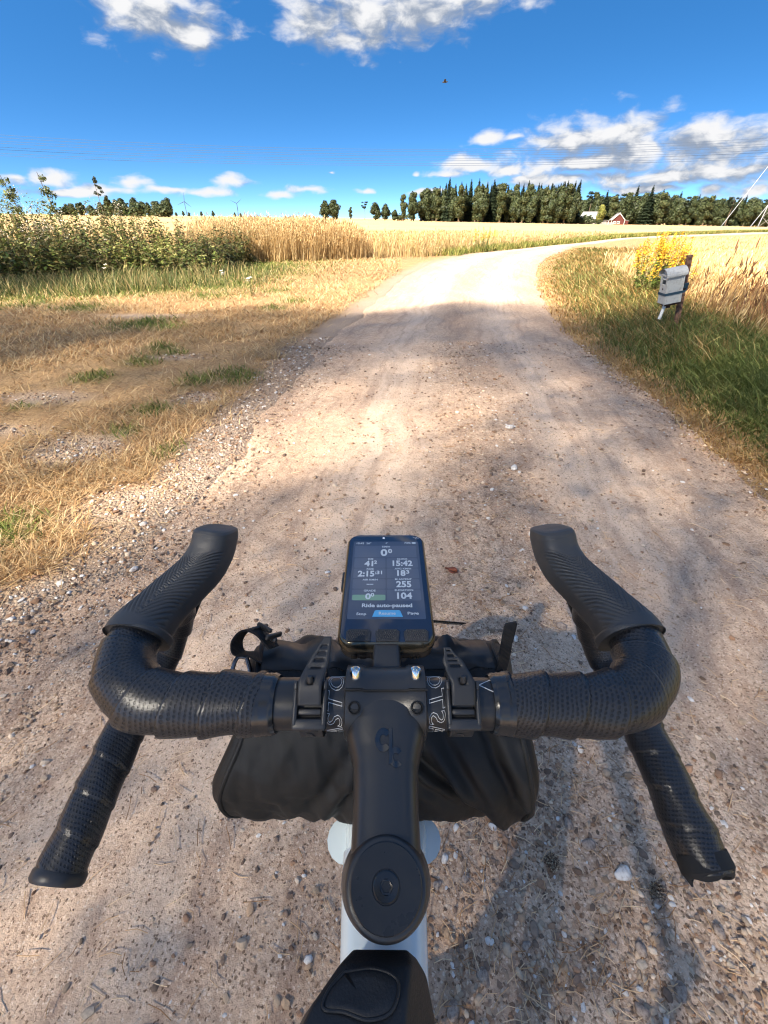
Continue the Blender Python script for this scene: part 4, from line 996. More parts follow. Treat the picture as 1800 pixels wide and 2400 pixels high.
t = thing('picket_fence', 'pale low picket fence in front of the shrubs and barn', 'fence', (fx0, fy0, Zt(fx0, fy0) - .1))
m_fence = mat('weathered_pale_wood', lin(176, 172, 162), .85)
pk = MB().box((0, 0, .55), (.14, .05, 1.1)); po = None
for k in range(42):
    if po is None: po = pk.build('picket', m_fence, None, smooth=False); o = po
    else: o = bpy.data.objects.new('picket', po.data); COL.objects.link(o)
    o.parent = t; o.location = (k * .38, 0, -.0145 * k * .38)
for z in (.35, .85):
    mb = MB(); mb.box((7.8, .06, z - .11), (15.8, .05, .1), Matrix.Rotation(.0145, 3, 'Y')); o = mb.build('rail', m_fence, None, smooth=False); o.parent = t

# ------------------------------------------------------------------ power line, pylon, wind turbines, bird
m_wire = mat('steel_cable', lin(70, 86, 110), .7, .2)
P0 = [(-103, 18.9, 0), (-47, 17.0, 0), (8.8, 16.5, 0), (58, 17.2, 0), (101, 20.0, 0)]
def cable(zoff, D, label, sag=0.0, cvr=1.0):
    xs = np.linspace(-190, 190, 60) * D / 150; u = xs / (150 / 150 * D) * 1.0
    z = (16.45 + 2.45 * (np.abs(xs / D * 150 + 4) / 99.0) ** 2.0 * cvr - CAM_H + zoff) * D / 150 + CAM_H
    mb = MB(); mb.tube(np.stack([xs, np.full_like(xs, D) + .06 * xs, z], -1), .034 * D / 150, 5)
    o = mb.build('power_cable', m_wire); tag(o, label, 'cable', 'power cables across the sky')
for k, (zo, D) in enumerate([(.1, 150), (-.35, 152), (-.9, 150), (-1.25, 153), (-1.9, 151), (-2.3, 154), (-2.9, 150), (-3.3, 153)]):
    cable(zo, D, ['topmost', 'second', 'third', 'fourth', 'fifth', 'sixth', 'seventh', 'lowest'][k] + ' of the thin power cables sagging across the sky', cvr=1 - .05 * k)
m_galv = mat('galvanised_steel', lin(150, 152, 156), .6, .4)
px_, py_ = plan(1800, 118)
t = thing('power_pylon', 'galvanised lattice pylon foot with slanting guy rods at the right edge', 'pylon', (px_ + 1.2, py_, Zt(px_, py_)))
def member(nm, a, b, r):
    mb = MB(); mb.cyl(a, b, r, n=6); o = mb.build(nm, m_galv, None); o.parent = t
legs = [(-1.6, -1.6), (1.6, -1.6), (1.6, 1.6), (-1.6, 1.6)]
def lp(i, z): f = 1 - .85 * z / 26; return (legs[i][0] * f, legs[i][1] * f, z)
for i in range(4): member('leg', lp(i, -.3), lp(i, 24), .10)
for z0 in range(0, 24, 2):
    for i in range(4):
        j = (i + 1) % 4; member('brace', lp(i, z0), lp(j, z0 + 2), .05)
for z in (16.5, 20.0): member('crossarm', (-7, 0, z), (7, 0, z), .12)
for dx in (-12.5, -5.8): member('guy_rod', (dx, -1.5, -.4), (dx + 8.6, 0, 15.0), .055)
m_turb = mat('turbine_paint', lin(70, 84, 104), .8)
def turbine(px, D, h, phase, label, yaw):
    x, y = plan(px, D); t = thing('wind_turbine', label, 'wind turbine', (x, y, Zt(x, y) - 4), 'wind turbines on the horizon', yaw)
    def add(mb, nm):
        o = mb.build(nm, m_turb, None); o.parent = t
    add(MB().tube([(0, 0, 0), (0, 0, h * .5), (0, 0, h)], [1.9, 1.6, 1.1], 12), 'tower')
    add(MB().rbox((0, 1.5, h + 1.2), (3.4, 9, 3.4), 1.0, 2), 'nacelle'); add(MB().lathe([(.1, -1.8), (1.5, -.6), (1.7, 1.2)], (0, -4.2, h + 1.2), (0, 1, 0), 12), 'hub')
    for k in range(3):
        a = phase + k * 2 * math.pi / 3; d = np.array([math.sin(a), 0, math.cos(a)]); c = np.array([0, -4.2, h + 1.2]); s = np.array([d[2], 0, -d[0]])
        mb = MB(); rg = []
        for f, w, th in ((.02, .8, .8), (.2, 1.5, .6), (.6, .9, .4), (1, .3, .15)):
            q = c + d * h * .52 * f; rg.append(np.array([q - s * w, q + np.array([0, th, 0]), q + s * w, q - np.array([0, th, 0])]))
        mb.rings(rg); add(mb, 'blade')
turbine(440, 2500, 66, .15, 'left and nearer of two wind turbines on the horizon', .5)
turbine(560, 2800, 66, .95, 'right and fainter of two wind turbines on the horizon', .3)
bd = thing('bird', 'tiny dark bird flying high in the blue sky', 'bird', (4.9, 48, 1.19 + 9.05))
m_bird = mat('dark_feathers', lin(40, 40, 44), .8)
o = MB().tube([(-.22, 0, 0), (-.1, 0, .01), (.08, 0, .02), (.2, 0, .03), (.26, 0, .03)], [.01, .05, .06, .035, .008], 8).build('body', m_bird, None); o.parent = bd
for s in (-1, 1):
    mb = MB(); mb.rings([np.array([(.08, s * .04, .02), (.0, s * .04, .04), (-.09, s * .04, .02), (0, s * .04, .01)]), np.array([(.09, s * .2, .14), (.02, s * .2, .155), (-.06, s * .2, .14), (0.02, s * .2, .13)]), np.array([(-.02, s * .42, .10), (-.03, s * .42, .105), (-.06, s * .42, .10), (-.03, s * .42, .095)])])
    o = mb.build('wing', m_bird, None); o.parent = bd

# ------------------------------------------------------------------ mailbox on a leaning post
MX, MY = 3.70, 5.84
mb_t = thing('mailbox', 'weathered white mailbox strapped with a blue band to a leaning rusty post', 'mailbox', (MX, MY, Zt(MX, MY)))
m_box = mat('weathered_white_enamel', lin(176, 178, 176), .6); nt = m_box.node_tree; co = objco(m_box)
gr = ramp(nt, noise(nt, co, 26, 6, .65), .48, .75, 0, .6)
setn(m_box, 'Base Color', mixc(nt, gr, lin(172, 173, 170), lin(124, 120, 112)))
m_rust = mat('rusty_brown_post', lin(96, 66, 52), .85); nt = m_rust.node_tree
setn(m_rust, 'Base Color', mixc(nt, ramp(nt, noise(nt, objco(m_rust), 30, 5, .65), .35, .7), lin(74, 50, 42), lin(138, 104, 84)))
m_strap = mat('blue_strap', lin(36, 62, 78), .7); m_plank = mat('dark_wet_plank', lin(70, 50, 40), .9); m_pvc = mat('grey_white_pipe', lin(206, 206, 202), .5)
m_inside = mat('dark_slot_interior', lin(60, 44, 38), .9)
def part(mb, nm, m, parent=None, smooth=False):
    o = mb.build(nm, m, None, smooth=smooth); o.parent = parent or mb_t; return o
mb = MB(); mb.tube([(.088, .0, -.25), (.037, .0, 0), (-.040, -.01, .40), (-.124, -.03, .838)], [.034, .034, .034, .033], 4, up=(1, 1, 0)); part(mb, 'post', m_rust)
# box body: front faces the road (-x), long side faces the rider (-y)
TL = Matrix.Rotation(-.19, 4, 'Y') @ Matrix.Rotation(.02, 4, 'X'); BC = Vector((-.205, -.07, .345))
def bx_(mb): mb.xform(Matrix.Translation(BC) @ TL); return mb
W2, D2, HB = .072, .090, .305                                    # half width (y), half depth (x), body height
mb = MB(); mb.add([(-D2, -W2, 0), (D2, -W2, 0), (D2, W2, 0), (-D2, W2, 0), (-D2, -W2, HB), (D2, -W2, HB), (D2, W2, HB), (-D2, W2, HB)], [(0, 3, 2, 1), (0, 1, 5, 4), (1, 2, 6, 5), (2, 3, 7, 6)])
body = part(bx_(mb), 'body', m_box)
mb = MB(); mb.box((-D2 - .004, 0, .098), (.016, W2 * 1.92, .19)); front = part(bx_(mb), 'front_door', m_box)
mb = MB()
for (yy, zz, a, b) in ((-W2 * .84, .255, .03, .12), (W2 * .84, .255, .03, .12), (0, .203, W2 * 1.9, .022), (0, .312, W2 * 1.9, .02)): mb.box((-D2 - .004, yy, zz), (.018, a, b))
part(bx_(mb), 'slot_frame', m_box)
mb = MB(); mb.box((-D2 + .05, 0, .255), (.004, W2 * 1.8, .11)); part(bx_(mb), 'slot_interior', m_inside)
mb = MB(); mb.box((-D2 + .012, 0, .288), (.006, W2 * 1.7, .06), Matrix.Rotation(.5, 3, 'Y')); part(bx_(mb), 'slot_flap', m_box)
# arched roof with scalloped eaves
rg = []
for xx in (-D2 - .035, D2 + .02):
    rg.append(np.array([(xx, -math.cos(a) * (W2 + .022), HB + .005 + math.sin(a) * .075) for a in np.linspace(0, math.pi, 17)]))
rg2 = [r_ + np.array([0, 0, -.006]) for r_ in rg]
mb = MB(); mb.rings(rg, closed=False); mb.rings(rg2[::-1], closed=False); roof = part(bx_(mb), 'roof', m_box, smooth=True)
for s in (-1, 1):
    mb = MB(); xs = np.linspace(-D2 - .033, D2 + .018, 49); yv = s * (W2 + .0215)
    low = HB + .002 - .014 * np.abs(np.sin((xs + D2) / .0268 * math.pi)) ** .7
    Vq = [(x_, yv + dy, z_) for x_, l_ in zip(xs, low) for (dy, z_) in ((0, HB + .012), (0, l_), (.003 * s, HB + .012), (.003 * s, l_))]
    F = []
    for i in range(48): F += [(4 * i, 4 * i + 4, 4 * i + 5, 4 * i + 1), (4 * i + 2, 4 * i + 3, 4 * i + 7, 4 * i + 6), (4 * i + 1, 4 * i + 5, 4 * i + 7, 4 * i + 3)]
    mb.add(Vq, F); part(bx_(mb), 'scalloped_eave', m_box, roof)
mb = MB(); mb.rings([np.array([(xx, -math.cos(a) * W2, HB + math.sin(a) * .06) for a in np.linspace(0, math.pi, 13)]) for xx in (-D2 + .004, -D2 + .010)]); part(bx_(mb), 'gable_panel', m_box)
# horn emblem and lettering on the front, raised seams
mb = MB(); mb.lathe([(.002, 0), (.012, .001), (.006, .004), (.001, .004)], (-D2 - .012, 0, .165), (-1, 0, 0), 14); part(bx_(mb), 'lock', m_inside, front)
mb = MB()
for yy in (-.03, -.015, .0, .015, .03): mb.box((-D2 - .0125, yy, .135 - abs(yy) * .3), (.002, .008, .012))
part(bx_(mb), 'raised_lettering', mat('grey_relief', lin(170, 172, 172), .5), front)
for xx in (-D2 + .004, D2 - .004):
    mb = MB(); mb.box((xx, -W2 - .003, HB / 2), (.012, .008, HB)); part(bx_(mb), 'edge_seam', m_box)
# blue strap right round box and post
mb = MB(); Lp = [(-D2 - .016, -W2 - .006), (D2 + .03, -W2 - .006), (D2 + .105, .01), (D2 + .11, .10), (D2 + .03, W2 + .006), (-D2 - .016, W2 + .006)]
for i in range(6):
    a = Vector((*Lp[i], .0)); b = Vector((*Lp[(i + 1) % 6], 0)); m_ = (a + b) / 2; d = b - a
    mb.box((m_.x, m_.y, .112), (d.length + .003, .004, .026), Matrix.Rotation(math.atan2(d.y, d.x), 3, 'Z'))
part(bx_(mb), 'strap', m_strap)
mb = MB(); mb.box((D2 + .075, -.005, .155), (.05, .012, .06), Matrix.Rotation(.3, 3, 'X')); part(bx_(mb), 'strap_tail', m_strap)
mb = MB(); mb.box((.04, .02, -.020), (.20, .10, .026)); mb.box((-.01, .0, -.045), (.05, .04, .03)); part(bx_(mb), 'support_plank', m_plank)
mb = MB(); mb.cyl((-.04, .0, -.01), (-.095, -.02, -.175), .019, n=14); part(bx_(mb), 'pipe', m_pvc, smooth=True)

# ------------------------------------------------------------------ bicycle
def black(name, v, rough, spec=.5, bump_s=0, bump_str=.1, bump_d=.0003, tint=(1, 1, 1.03)):
    m = mat(name, (v * tint[0], v * tint[1], v * tint[2]), rough, spec=spec)
    if bump_s:
        nt = m.node_tree; n_ = noise(nt, objco(m), bump_s, 3, .6); setn(m, 'Normal', bump(m, n_, bump_str, bump_d))
        du = ramp(nt, noise(nt, objco(m), 38, 5, .68), .55, .85, 0, .30)
        setn(m, 'Base Color', mixc(nt, du, (v * tint[0], v * tint[1], v * tint[2]), (.085, .070, .055)))
        setn(m, 'Roughness', ramp(nt, noise(nt, objco(m), bump_s * .04, 3), .2, .8, rough - .06, rough + .08))
    return m
m_stem_b = black('anodised_black_alloy', .020, .36, .55, 2600, .12, .0002)
m_bar = black('matt_black_bar', .018, .34, .5, 3000, .08, .0002)
m_hood = black('hood_rubber', .048, .50, .45, 2400, .25, .0003, (1, 1, 1.0))
m_rub = black('strap_rubber', .022, .48, .5, 1800, .15, .0003)
m_plas = black('buckle_plastic', .026, .42, .5, 1500, .12, .0003)
m_cap = black('satin_black_cap', .014, .30, .5, 3000, .06, .0002)
m_frame = mat('pale_ice_paint', lin(196, 208, 212), .22, spec=.6, Coat_Weight=.4)
m_tyre = black('tyre_rubber', .03, .8, .3, 600, .4, .001)
m_silver = mat('polished_bolt', (.78, .78, .76), .16, 1.0)
m_hole = mat('dark_recess', (.004, .004, .004), .6)
# perforated tape: rows of small oval dimples from the tape's own length / turn coordinates
m_tape = mat('perforated_bar_tape', (.022, .022, .024), .33, spec=.55); nt = m_tape.node_tree
uvn = nd(nt, 'ShaderNodeUVMap', uv_map='uv').outputs[0]; sp = nd(nt, 'ShaderNodeSeparateXYZ', {0: uvn})
wob = nd(nt, 'ShaderNodeTexNoise', {'Vector': objco(m_tape), 'Scale': 26.0, 'Detail': 2.0}).outputs[0]
ss = mth(nt, 'ADD', sp.outputs[0], mth(nt, 'MULTIPLY', mth(nt, 'SUBTRACT', wob, .5), .012))
ss = mth(nt, 'ADD', ss, mth(nt, 'MULTIPLY', sp.outputs[1], .0035))
A_ = mth(nt, 'DIVIDE', ss, .0029); B_ = mth(nt, 'MULTIPLY', sp.outputs[1], 42 / (2 * math.pi))
B_ = mth(nt, 'ADD', B_, mth(nt, 'MULTIPLY', mth(nt, 'MODULO', mth(nt, 'FLOOR', A_), 2.0), .5))
fa = mth(nt, 'SUBTRACT', mth(nt, 'FRACT', A_), .5); fb = mth(nt, 'SUBTRACT', mth(nt, 'FRACT', B_), .5)
dd = mth(nt, 'SQRT', mth(nt, 'ADD', mth(nt, 'POWER', mth(nt, 'MULTIPLY', fa, 1.25), 2.0), mth(nt, 'POWER', mth(nt, 'MULTIPLY', fb, .95), 2.0)))
dot = ramp(nt, dd, .24, .36)
dust_t = ramp(nt, noise(nt, objco(m_tape), 30, 5, .7), .55, .85, 0, .22)
setn(m_tape, 'Base Color', mixc(nt, dust_t, mixc(nt, dot, (.008, .008, .008), (.022, .022, .024)), (.085, .070, .055)))
setn(m_tape, 'Normal', bump(m_tape, mth(nt, 'ADD', dot, mth(nt, 'MULTIPLY', noise(nt, objco(m_tape), 900, 2), .12)), .9, .0011))

bike = thing('bicycle', 'black drop handlebar, stem and pale frame of the bicycle ridden in the photo', 'bicycle', (0, .306, .04))
def bpart(mb, nm, m, parent=None, smooth=True, angle=40): return mb.build(nm, m, parent or bike, smooth, angle)

HALF = [(-.060, .155, .935), (-.10, .155, .935), (-.135, .155, .935), (-.158, .160, .935), (-.176, .176, .936), (-.183, .200, .936), (-.182, .225, .933), (-.181, .250, .922), (-.187, .264, .898), (-.197, .258, .872), (-.208, .236, .851), (-.215, .2, .840), (-.221, .155, .828), (-.2275, .103, .8110)]
def mir(P): return np.asarray(P, float) * np.array([-1, 1, 1])
bar = MB()
mid = spline([(-.10, .155, .935), (-.07, .155, .935), (0, .155, .935), (.07, .155, .935), (.10, .155, .935)], 25)
bar.tube(mid, np.interp(np.abs(mid[:, 0]), [0, .045, .10], [.0159, .0159, .0150]), 40)
bar_o = bpart(bar, 'handlebar', m_bar)
def tape_ridge(seed):
    r = np.random.default_rng(seed); ph = r.uniform(0, 1)
    def f(L, A):
        p = .0235; a = np.mod(A + .6, 2 * np.pi) - np.pi; q = np.mod(L / p + a / (2 * np.pi) + ph, 1.0)
        am = 1.0 if L < .24 else .5
        return am * .0022 * (q ** 1.3) - .0009 * am + .0007 * np.sin(3 * A + L * 90) * np.sin(L * 60 + seed) - .0007 * np.exp(-(np.minimum(q, 1 - q) / .035) ** 2)
    return f
for sgn, nm in ((1, 'left'), (-1, 'right')):
    P = spline(HALF if sgn == 1 else mir(HALF), 460)
    # start at the tape's inner end on the top
    s = np.concatenate([[0], np.cumsum(np.linalg.norm(np.diff(P, axis=0), axis=1))])
    keep = s > .016; P, s = P[keep], s[keep]
    r = np.interp(s, [.01, .02, .09, .125, .15, .17, .21, .28, .42], [.0180, .0190, .0195, .0194, .0178, .0160, .0156, .0158, .0164])
    if sgn == -1:
        r = r * (1 + .10 * np.exp(-((s - s[-1] + .022) / .012) ** 2))
    mb = MB(); mb.tube(P, r, 56, cap=(sgn == 1), uv=True, rfun=tape_ridge(3 if sgn == 1 else 8))
    bpart(mb, 'bar_tape', m_tape, angle=70)
    mb = MB(); q = np.linspace(-.067, -.079, 9) * sgn       # finishing tape
    mb.tube(np.stack([q, np.full(9, .155), np.full(9, .935)], -1), .0172 + .0016 * np.array([0, .5, .9, .7, 1.0, .8, 1.1, 1.2, 1.3]), 40)
    bpart(mb, 'finishing_tape', black('finishing_tape_black', .020, .22, .6))
    e = P[-1]; d = P[-1] - P[-6]; d /= np.linalg.norm(d)
    if sgn == 1:
        mb = MB(); mb.lathe([(.0155, -.004), (.0178, -.001), (.0178, .0035), (.0165, .0055), (.006, .0062), (.001, .0062)], e, d, 32); bpart(mb, 'end_plug', m_plas)
    else:                                                    # torn, open tape end
        mb = MB(); q = Vector(d).to_track_quat('Z', 'Y').to_matrix(); rg = []; rr2 = np.random.default_rng(5); ang = np.linspace(0, 2 * np.pi, 56, endpoint=False)
        jag = np.interp(np.mod(ang + .5, 2 * np.pi), np.linspace(0, 2 * np.pi, 15), np.append(rr2.uniform(.001, .0065, 14), 0.0))
        for k, (rad, f) in enumerate(((.0172, -.012), (.0176, -.002), (.0164, .45), (.0150, 1.0), (.0135, .95), (.0130, .2), (.0125, -.02), (.0120, -.03))):
            h_ = f * jag if f > .05 else np.full(56, f)
            h_ = h_ if f > .05 else h_ * 1.0
            rg.append(np.array([(Vector(e) + q @ Vector((rad * math.cos(a) * (1 + .07 * math.sin(3 * a)), rad * math.sin(a) * (1 - .22 * (f > .3)), h)))[:] for a, h in zip(ang, h_)]))
        mb.rings(rg, True, False, True); bpart(mb, 'torn_tape_end', black('torn_tape_cloth', .012, .85))

# brake hoods: lofted rounded sections with chevron grips cut into the top
def hood(sgn):
    C = np.array([(-.1820, .207, .934), (-.1810, .215, .936), (-.1725, .237, .939), (-.1625, .253, .943), (-.1525, .2675, .9485), (-.1465, .2795, .9565), (-.1438, .2875, .9655), (-.1425, .2915, .9735)])
    n = 440; P = spline(C, n); t = np.linspace(0, 1, n)
    T = np.gradient(P, axis=0); T /= np.linalg.norm(T, axis=1)[:, None]
    hw = np.interp(t, [0, .03, .10, .25, .48, .70, .88, .965, .99, 1], [.0220, .0230, .0214, .0176, .0160, .0158, .0158, .0150, .0135, .0105])
    hh = np.interp(t, [0, .03, .10, .25, .48, .70, .88, .965, .99, 1], [.0218, .0228, .0218, .0192, .0178, .0176, .0184, .0180, .0165, .0135])
    k = 168; A = np.linspace(0, 2 * np.pi, k, endpoint=False); rg = []
    side = np.array([1., 0, 0])
    for i in range(n):
        s = np.cross(T[i], (0, -.35, 1)); s /= np.linalg.norm(s); u = np.cross(s, T[i])
        ex = .80 - .16 * sstep(.1, .8, t[i])
        cx_, cy_ = np.cos(A), np.sin(A)
        X = np.sign(cx_) * np.abs(cx_) ** ex; Yv = np.sign(cy_) * np.abs(cy_) ** ex
        # chevron grooves: slanted lines meeting on a spine, on the upper half only
        lat = X; q = (t[i] * 30 - 5.5 * np.abs(lat - .12))
        grip = sstep(.13, .17, t[i]) * sstep(.66, .60, t[i] - .12 * lat) * sstep(-.1, .25, Yv) * sstep(.99, .90, np.abs(lat))
        gd = -.0010 * np.exp(-((np.mod(q, 1.0) - .5) / .16) ** 2) * grip
        rg.append(P[i] + (X * (hw[i] + gd))[:, None] * s + (Yv * (hh[i] + gd))[:, None] * u)
    # skirt reaching back over the tape along a slanted edge
    rg = [r_.copy() for r_ in rg]
    if sgn == -1: rg = [mir(r_)[::-1] for r_ in rg]
    mb = MB(); mb.rings(rg, True, True, True); o = bpart(mb, 'brake_hood', m_hood, angle=60)
    lv = spline([(-.152, .284, .948), (-.162, .306, .932), (-.177, .315, .902), (-.190, .310, .872), (-.2, .295, .848)], 24)
    if sgn == -1: lv = mir(lv)
    mb = MB(); mb.tube(lv, np.interp(np.linspace(0, 1, 24), [0, .2, .7, 1], [.007, .0065, .0055, .0035]), 14); bpart(mb, 'brake_lever', m_cap, o)
for sgn in (1, -1): hood(sgn)

# stem
ZC = lambda y: .935 + (y - .155) * .2126
SEC = [(.158, .0243, .0205), (.146, .0243, .0203), (.138, .0240, .0198), (.131, .0228, .0186), (.125, .0205, .0176), (.118, .0188, .0171), (.108, .0181, .0169), (.095, .0178, .0168), (.082, .0180, .0168), (.070, .0188, .0168), (.060, .0190, .0166)]
ys_ = np.array([s_[0] for s_ in SEC]); 
def sec_at(y): return np.interp(-y, -ys_, [s_[1] for s_ in SEC]), np.interp(-y, -ys_, [s_[2] for s_ in SEC])
EXs = .72
def stem_top(x, y):
    hw, hh = sec_at(y); c = min(abs(x) / hw, .999) ** (1 / EXs); return ZC(y) + hh * math.sqrt(max(0, 1 - c * c)) ** EXs
A = np.linspace(0, 2 * np.pi, 72, endpoint=False); rg = []
for y in np.linspace(.158, .060, 60):
    hw, hh = sec_at(y); cx_, cy_ = np.cos(A), np.sin(A)
    rg.append(np.stack([.001 + np.sign(cx_) * np.abs(cx_) ** EXs * hw, np.full(72, y), ZC(y) + np.sign(cy_) * np.abs(cy_) ** EXs * hh], -1))
st = MB(); st.rings(rg)
AX = Vector((0, -.309, .951)); CP = Vector((.001, .0645, .9345))
st.lathe([(.0180, -.052), (.0215, -.050), (.0235, -.042), (.0232, -.030), (.0212, -.014), (.0196, -.004), (.0186, -.0010), (.0176, -.0006)], CP, AX, 64)
# clamp block round the bar: bosses at both sides
rgc = []
for x, r in ((-.0250, .0185), (-.0248, .0205), (-.0240, .0216), (-.0150, .0218), (-.0128, .0205), (.0128, .0205), (.0150, .0218), (.0240, .0216), (.0248, .0205), (.0250, .0185)):
    th = np.linspace(0, 2 * np.pi, 64, endpoint=False)
    rgc.append(np.stack([np.full(64, x + .001), .155 + np.cos(th) * r * .98, .935 + np.sin(th) * r], -1))
st.rings(rgc)
stem_o = bpart(st, 'stem', m_stem_b, angle=50)
# faceplate: the front shell with its lip, standing a little proud, dark joint behind it
fp = MB(); rgf = []
th = np.linspace(R(100), R(-105), 48)
for x, dr in ((-.0247, .0), (-.0243, .0012), (-.0150, .0016), (-.0125, .0002), (.0125, .0002), (.0150, .0016), (.0243, .0012), (.0247, .0)):
    ro = .0219 + dr
    outer = np.stack([np.full(48, x + .001), .155 + np.cos(th) * ro, .935 + np.sin(th) * ro], -1)
    inner = np.stack([np.full(48, x + .001), .155 + np.cos(th[::-1]) * .017, .935 + np.sin(th[::-1]) * .017], -1)
    rgf.append(np.concatenate([outer, inner]))
fp.rings(rgf); face = bpart(fp, 'faceplate', m_stem_b, stem_o, angle=50)
jt = MB(); jt.tube([(-.0242, .1505, .9572), (-.015, .1505, .9574), (-.0128, .1508, .9562), (.0148, .1508, .9562), (.017, .1505, .9574), (.0262, .1505, .9572)], .0006, 8); bpart(jt, 'joint_gap', m_hole, stem_o)
for sx in (-.0175, .0195):
    mb = MB(); d = Vector((0, .34, .94)); o_ = Vector((sx, .1585, .9555))
    mb.lathe([(.0046, 0), (.0046, .0012), (.0034, .0016), (.0034, .0062), (.0029, .0074), (.0020, .0076), (.0020, .0056), (.0005, .0056)], o_, d, 24); bpart(mb, 'faceplate_bolt', m_silver, stem_o)
    mb = MB(); o2 = Vector((sx, .1415, max(stem_top(sx, .1415), .935 + math.sqrt(.0218 ** 2 - .0135 ** 2)) + .0004)); d2 = Vector((0, -.42, .91))
    mb.lathe([(.0040, -.001), (.0040, .0006), (.0034, .0009), (.0031, .0005), (.0030, -.0002), (.0026, .0), (.0024, -.0006), (.0005, -.0007)], o2, d2, 24); bpart(mb, 'threaded_hole', m_hole, stem_o)
tcap = MB(); tcap.lathe([(.0160, -.0015), (.0166, -.0006), (.0168, .0002), (.0164, .0006), (.0066, .0006), (.0064, .0002), (.0005, .0002)], CP, AX, 72); tc_o = bpart(tcap, 'top_cap', m_cap)
tb = MB(); tb.lathe([(.0060, .0001), (.0060, .0006), (.0056, .0010), (.0030, .0012)], CP, AX, 40, False)
q = AX.to_track_quat('Z', 'Y').to_matrix()
hexr = [np.array([(CP + q @ Vector((r * math.cos(a), r * math.sin(a), h)))[:] for a in np.linspace(0, 2 * np.pi, 6, endpoint=False)]) for r, h in ((.0031, .0012), (.0024, .0010), (.0022, -.002), (.0003, -.0021))]
tb.rings(hexr, True, False, True); bpart(tb, 'cap_bolt', black('cap_bolt_black', .010, .22, .6), tc_o, angle=30)
# glossy emblem on the stem, following its curved top
def plate2d(polys, name, m, parent, lift=.0007):
    mb = MB()
    for pl in polys:
        o = [(x + .003, y + .1215, stem_top(x + .002, y + .1215) + lift) for x, y in pl]
        n_ = len(o) // 2
        F = [(i, i + 1, 2 * n_ - 2 - i, 2 * n_ - 1 - i) for i in range(n_ - 1)]
        mb.add(o, F)
    return bpart(mb, name, m, parent, smooth=False)
def arc2(cx_, cy_, r0, r1, a0, a1, n_=18):
    a = np.radians(np.linspace(a0, a1, n_)); k = 1.25
    return [(cx_ + r1 * math.cos(t_), cy_ + r1 * k * math.sin(t_)) for t_ in a] + [(cx_ + r0 * math.cos(t_), cy_ + r0 * k * math.sin(t_)) for t_ in a[::-1]]
m_gloss = black('gloss_black_print', .012, .06, .8)
plate2d([arc2(-.0035, .0042, .0020, .0046, 35, 322), [(-.0004, .0098), (.0016, .0098), (.0016, -.0062), (-.0004, -.0078)], arc2(.0036, -.0040, .0016, .0040, 40, 320)], 'emblem', m_gloss, stem_o)

# text helper: the built-in font as flat or outline mesh data
def text_data(s, size=1.0, outline=0.0, bold=0.0):
    cu = bpy.data.curves.new('t', 'FONT'); cu.body = s; cu.size = size; cu.align_x = 'CENTER'; cu.align_y = 'CENTER'; cu.resolution_u = 3
    if outline: cu.fill_mode = 'NONE'; cu.bevel_depth = outline; cu.bevel_resolution = 0
    if bold: cu.offset = bold
    ob = bpy.data.objects.new('t', cu); COL.objects.link(ob)
    dg = bpy.context.evaluated_depsgraph_get(); me = ob.evaluated_get(dg).to_mesh()
    V = np.array([v.co[:] for v in me.vertices]).reshape(-1, 3); F = [tuple(p.vertices) for p in me.polygons]
    ob.evaluated_get(dg).to_mesh_clear(); bpy.data.objects.remove(ob); bpy.data.curves.remove(cu)
    return V, F
# maker's name in white outline, running round the bar on both sides of the clamp
m_ink = mat('white_outline_print', lin(206, 206, 204), .5)
def bar_text(s, xc, th0, size, side):
    V, F = text_data(s, size, .00016); V = V.copy()
    V[:, 0] += .18 * V[:, 1]                                  # slanted letters
    V[:, 0] *= 1.45
    th = th0 + V[:, 0] / .0159; r = .01600 + np.clip(V[:, 2], 0, .0002)
    Vw = np.stack([xc - V[:, 1] * side, .155 - np.cos(th) * r, .935 + np.sin(th) * r], -1)
    mb = MB(); mb.add(Vw, F); bpart(mb, 'lettering', m_ink, bar_o, smooth=False)
bar_text('EASTON', -.0295, 1.05, .0138, 1)
bar_text('EASTON', .0315, 1.15, .0138, -1)
mb = MB(); ev = [(.069, .0, .4), (.059, 0, 0), (.069, 0, -.35)]
pts = [(x, .155 - math.cos(1.75 + d) * .0157, .935 + math.sin(1.75 + d) * .0157) for x, _, d in ev]
mb.tube(pts[:2], .00035, 6); mb.tube(pts[1:], .00035, 6); bpart(mb, 'chevron_mark', m_ink, bar_o)

# frame and fork below the stem
def axp(t, dy=0): return (CP - AX * t) + Vector((0, dy, 0))
hd = MB(); hd.tube([axp(.050), axp(.060), axp(.066), axp(.12), axp(.185), axp(.20)], [.020, .021, .0245, .0245, .0275, .0285], 36); bpart(hd, 'head_tube', m_frame)
sp_ = MB(); sp_.tube([axp(.044), axp(.052)], .0192, 36); bpart(sp_, 'headset_spacer', m_cap)
tt_ = spline([(.0, .105, .838), (0, .06, .842), (0, -.10, .815), (0, -.45, .75)], 30); rg = []
for i, p in enumerate(tt_):
    hw, hh = np.interp(i, [0, 6, 29], [.0270, .0265, .018]), np.interp(i, [0, 6, 29], [.022, .020, .016])
    rg.append(np.stack([p[0] + np.sign(np.cos(A)) * np.abs(np.cos(A)) ** .8 * hw, np.full(72, p[1]), p[2] + np.sign(np.sin(A)) * np.abs(np.sin(A)) ** .8 * hh], -1))
bpart(MB().rings(rg), 'top_tube', m_frame)
dt = MB(); dt.tube(spline([(0, .125, .74), (0, .02, .62), (0, -.22, .33), (0, -.3, .27)], 20), np.linspace(.030, .026, 20), 28); bpart(dt, 'down_tube', m_frame)
stt = MB(); stt.tube([(0, -.46, .80), (0, -.38, .5), (0, -.30, .27)], [.016, .0165, .018], 20); bpart(stt, 'seat_tube', m_frame)
fk = MB(); rg = []
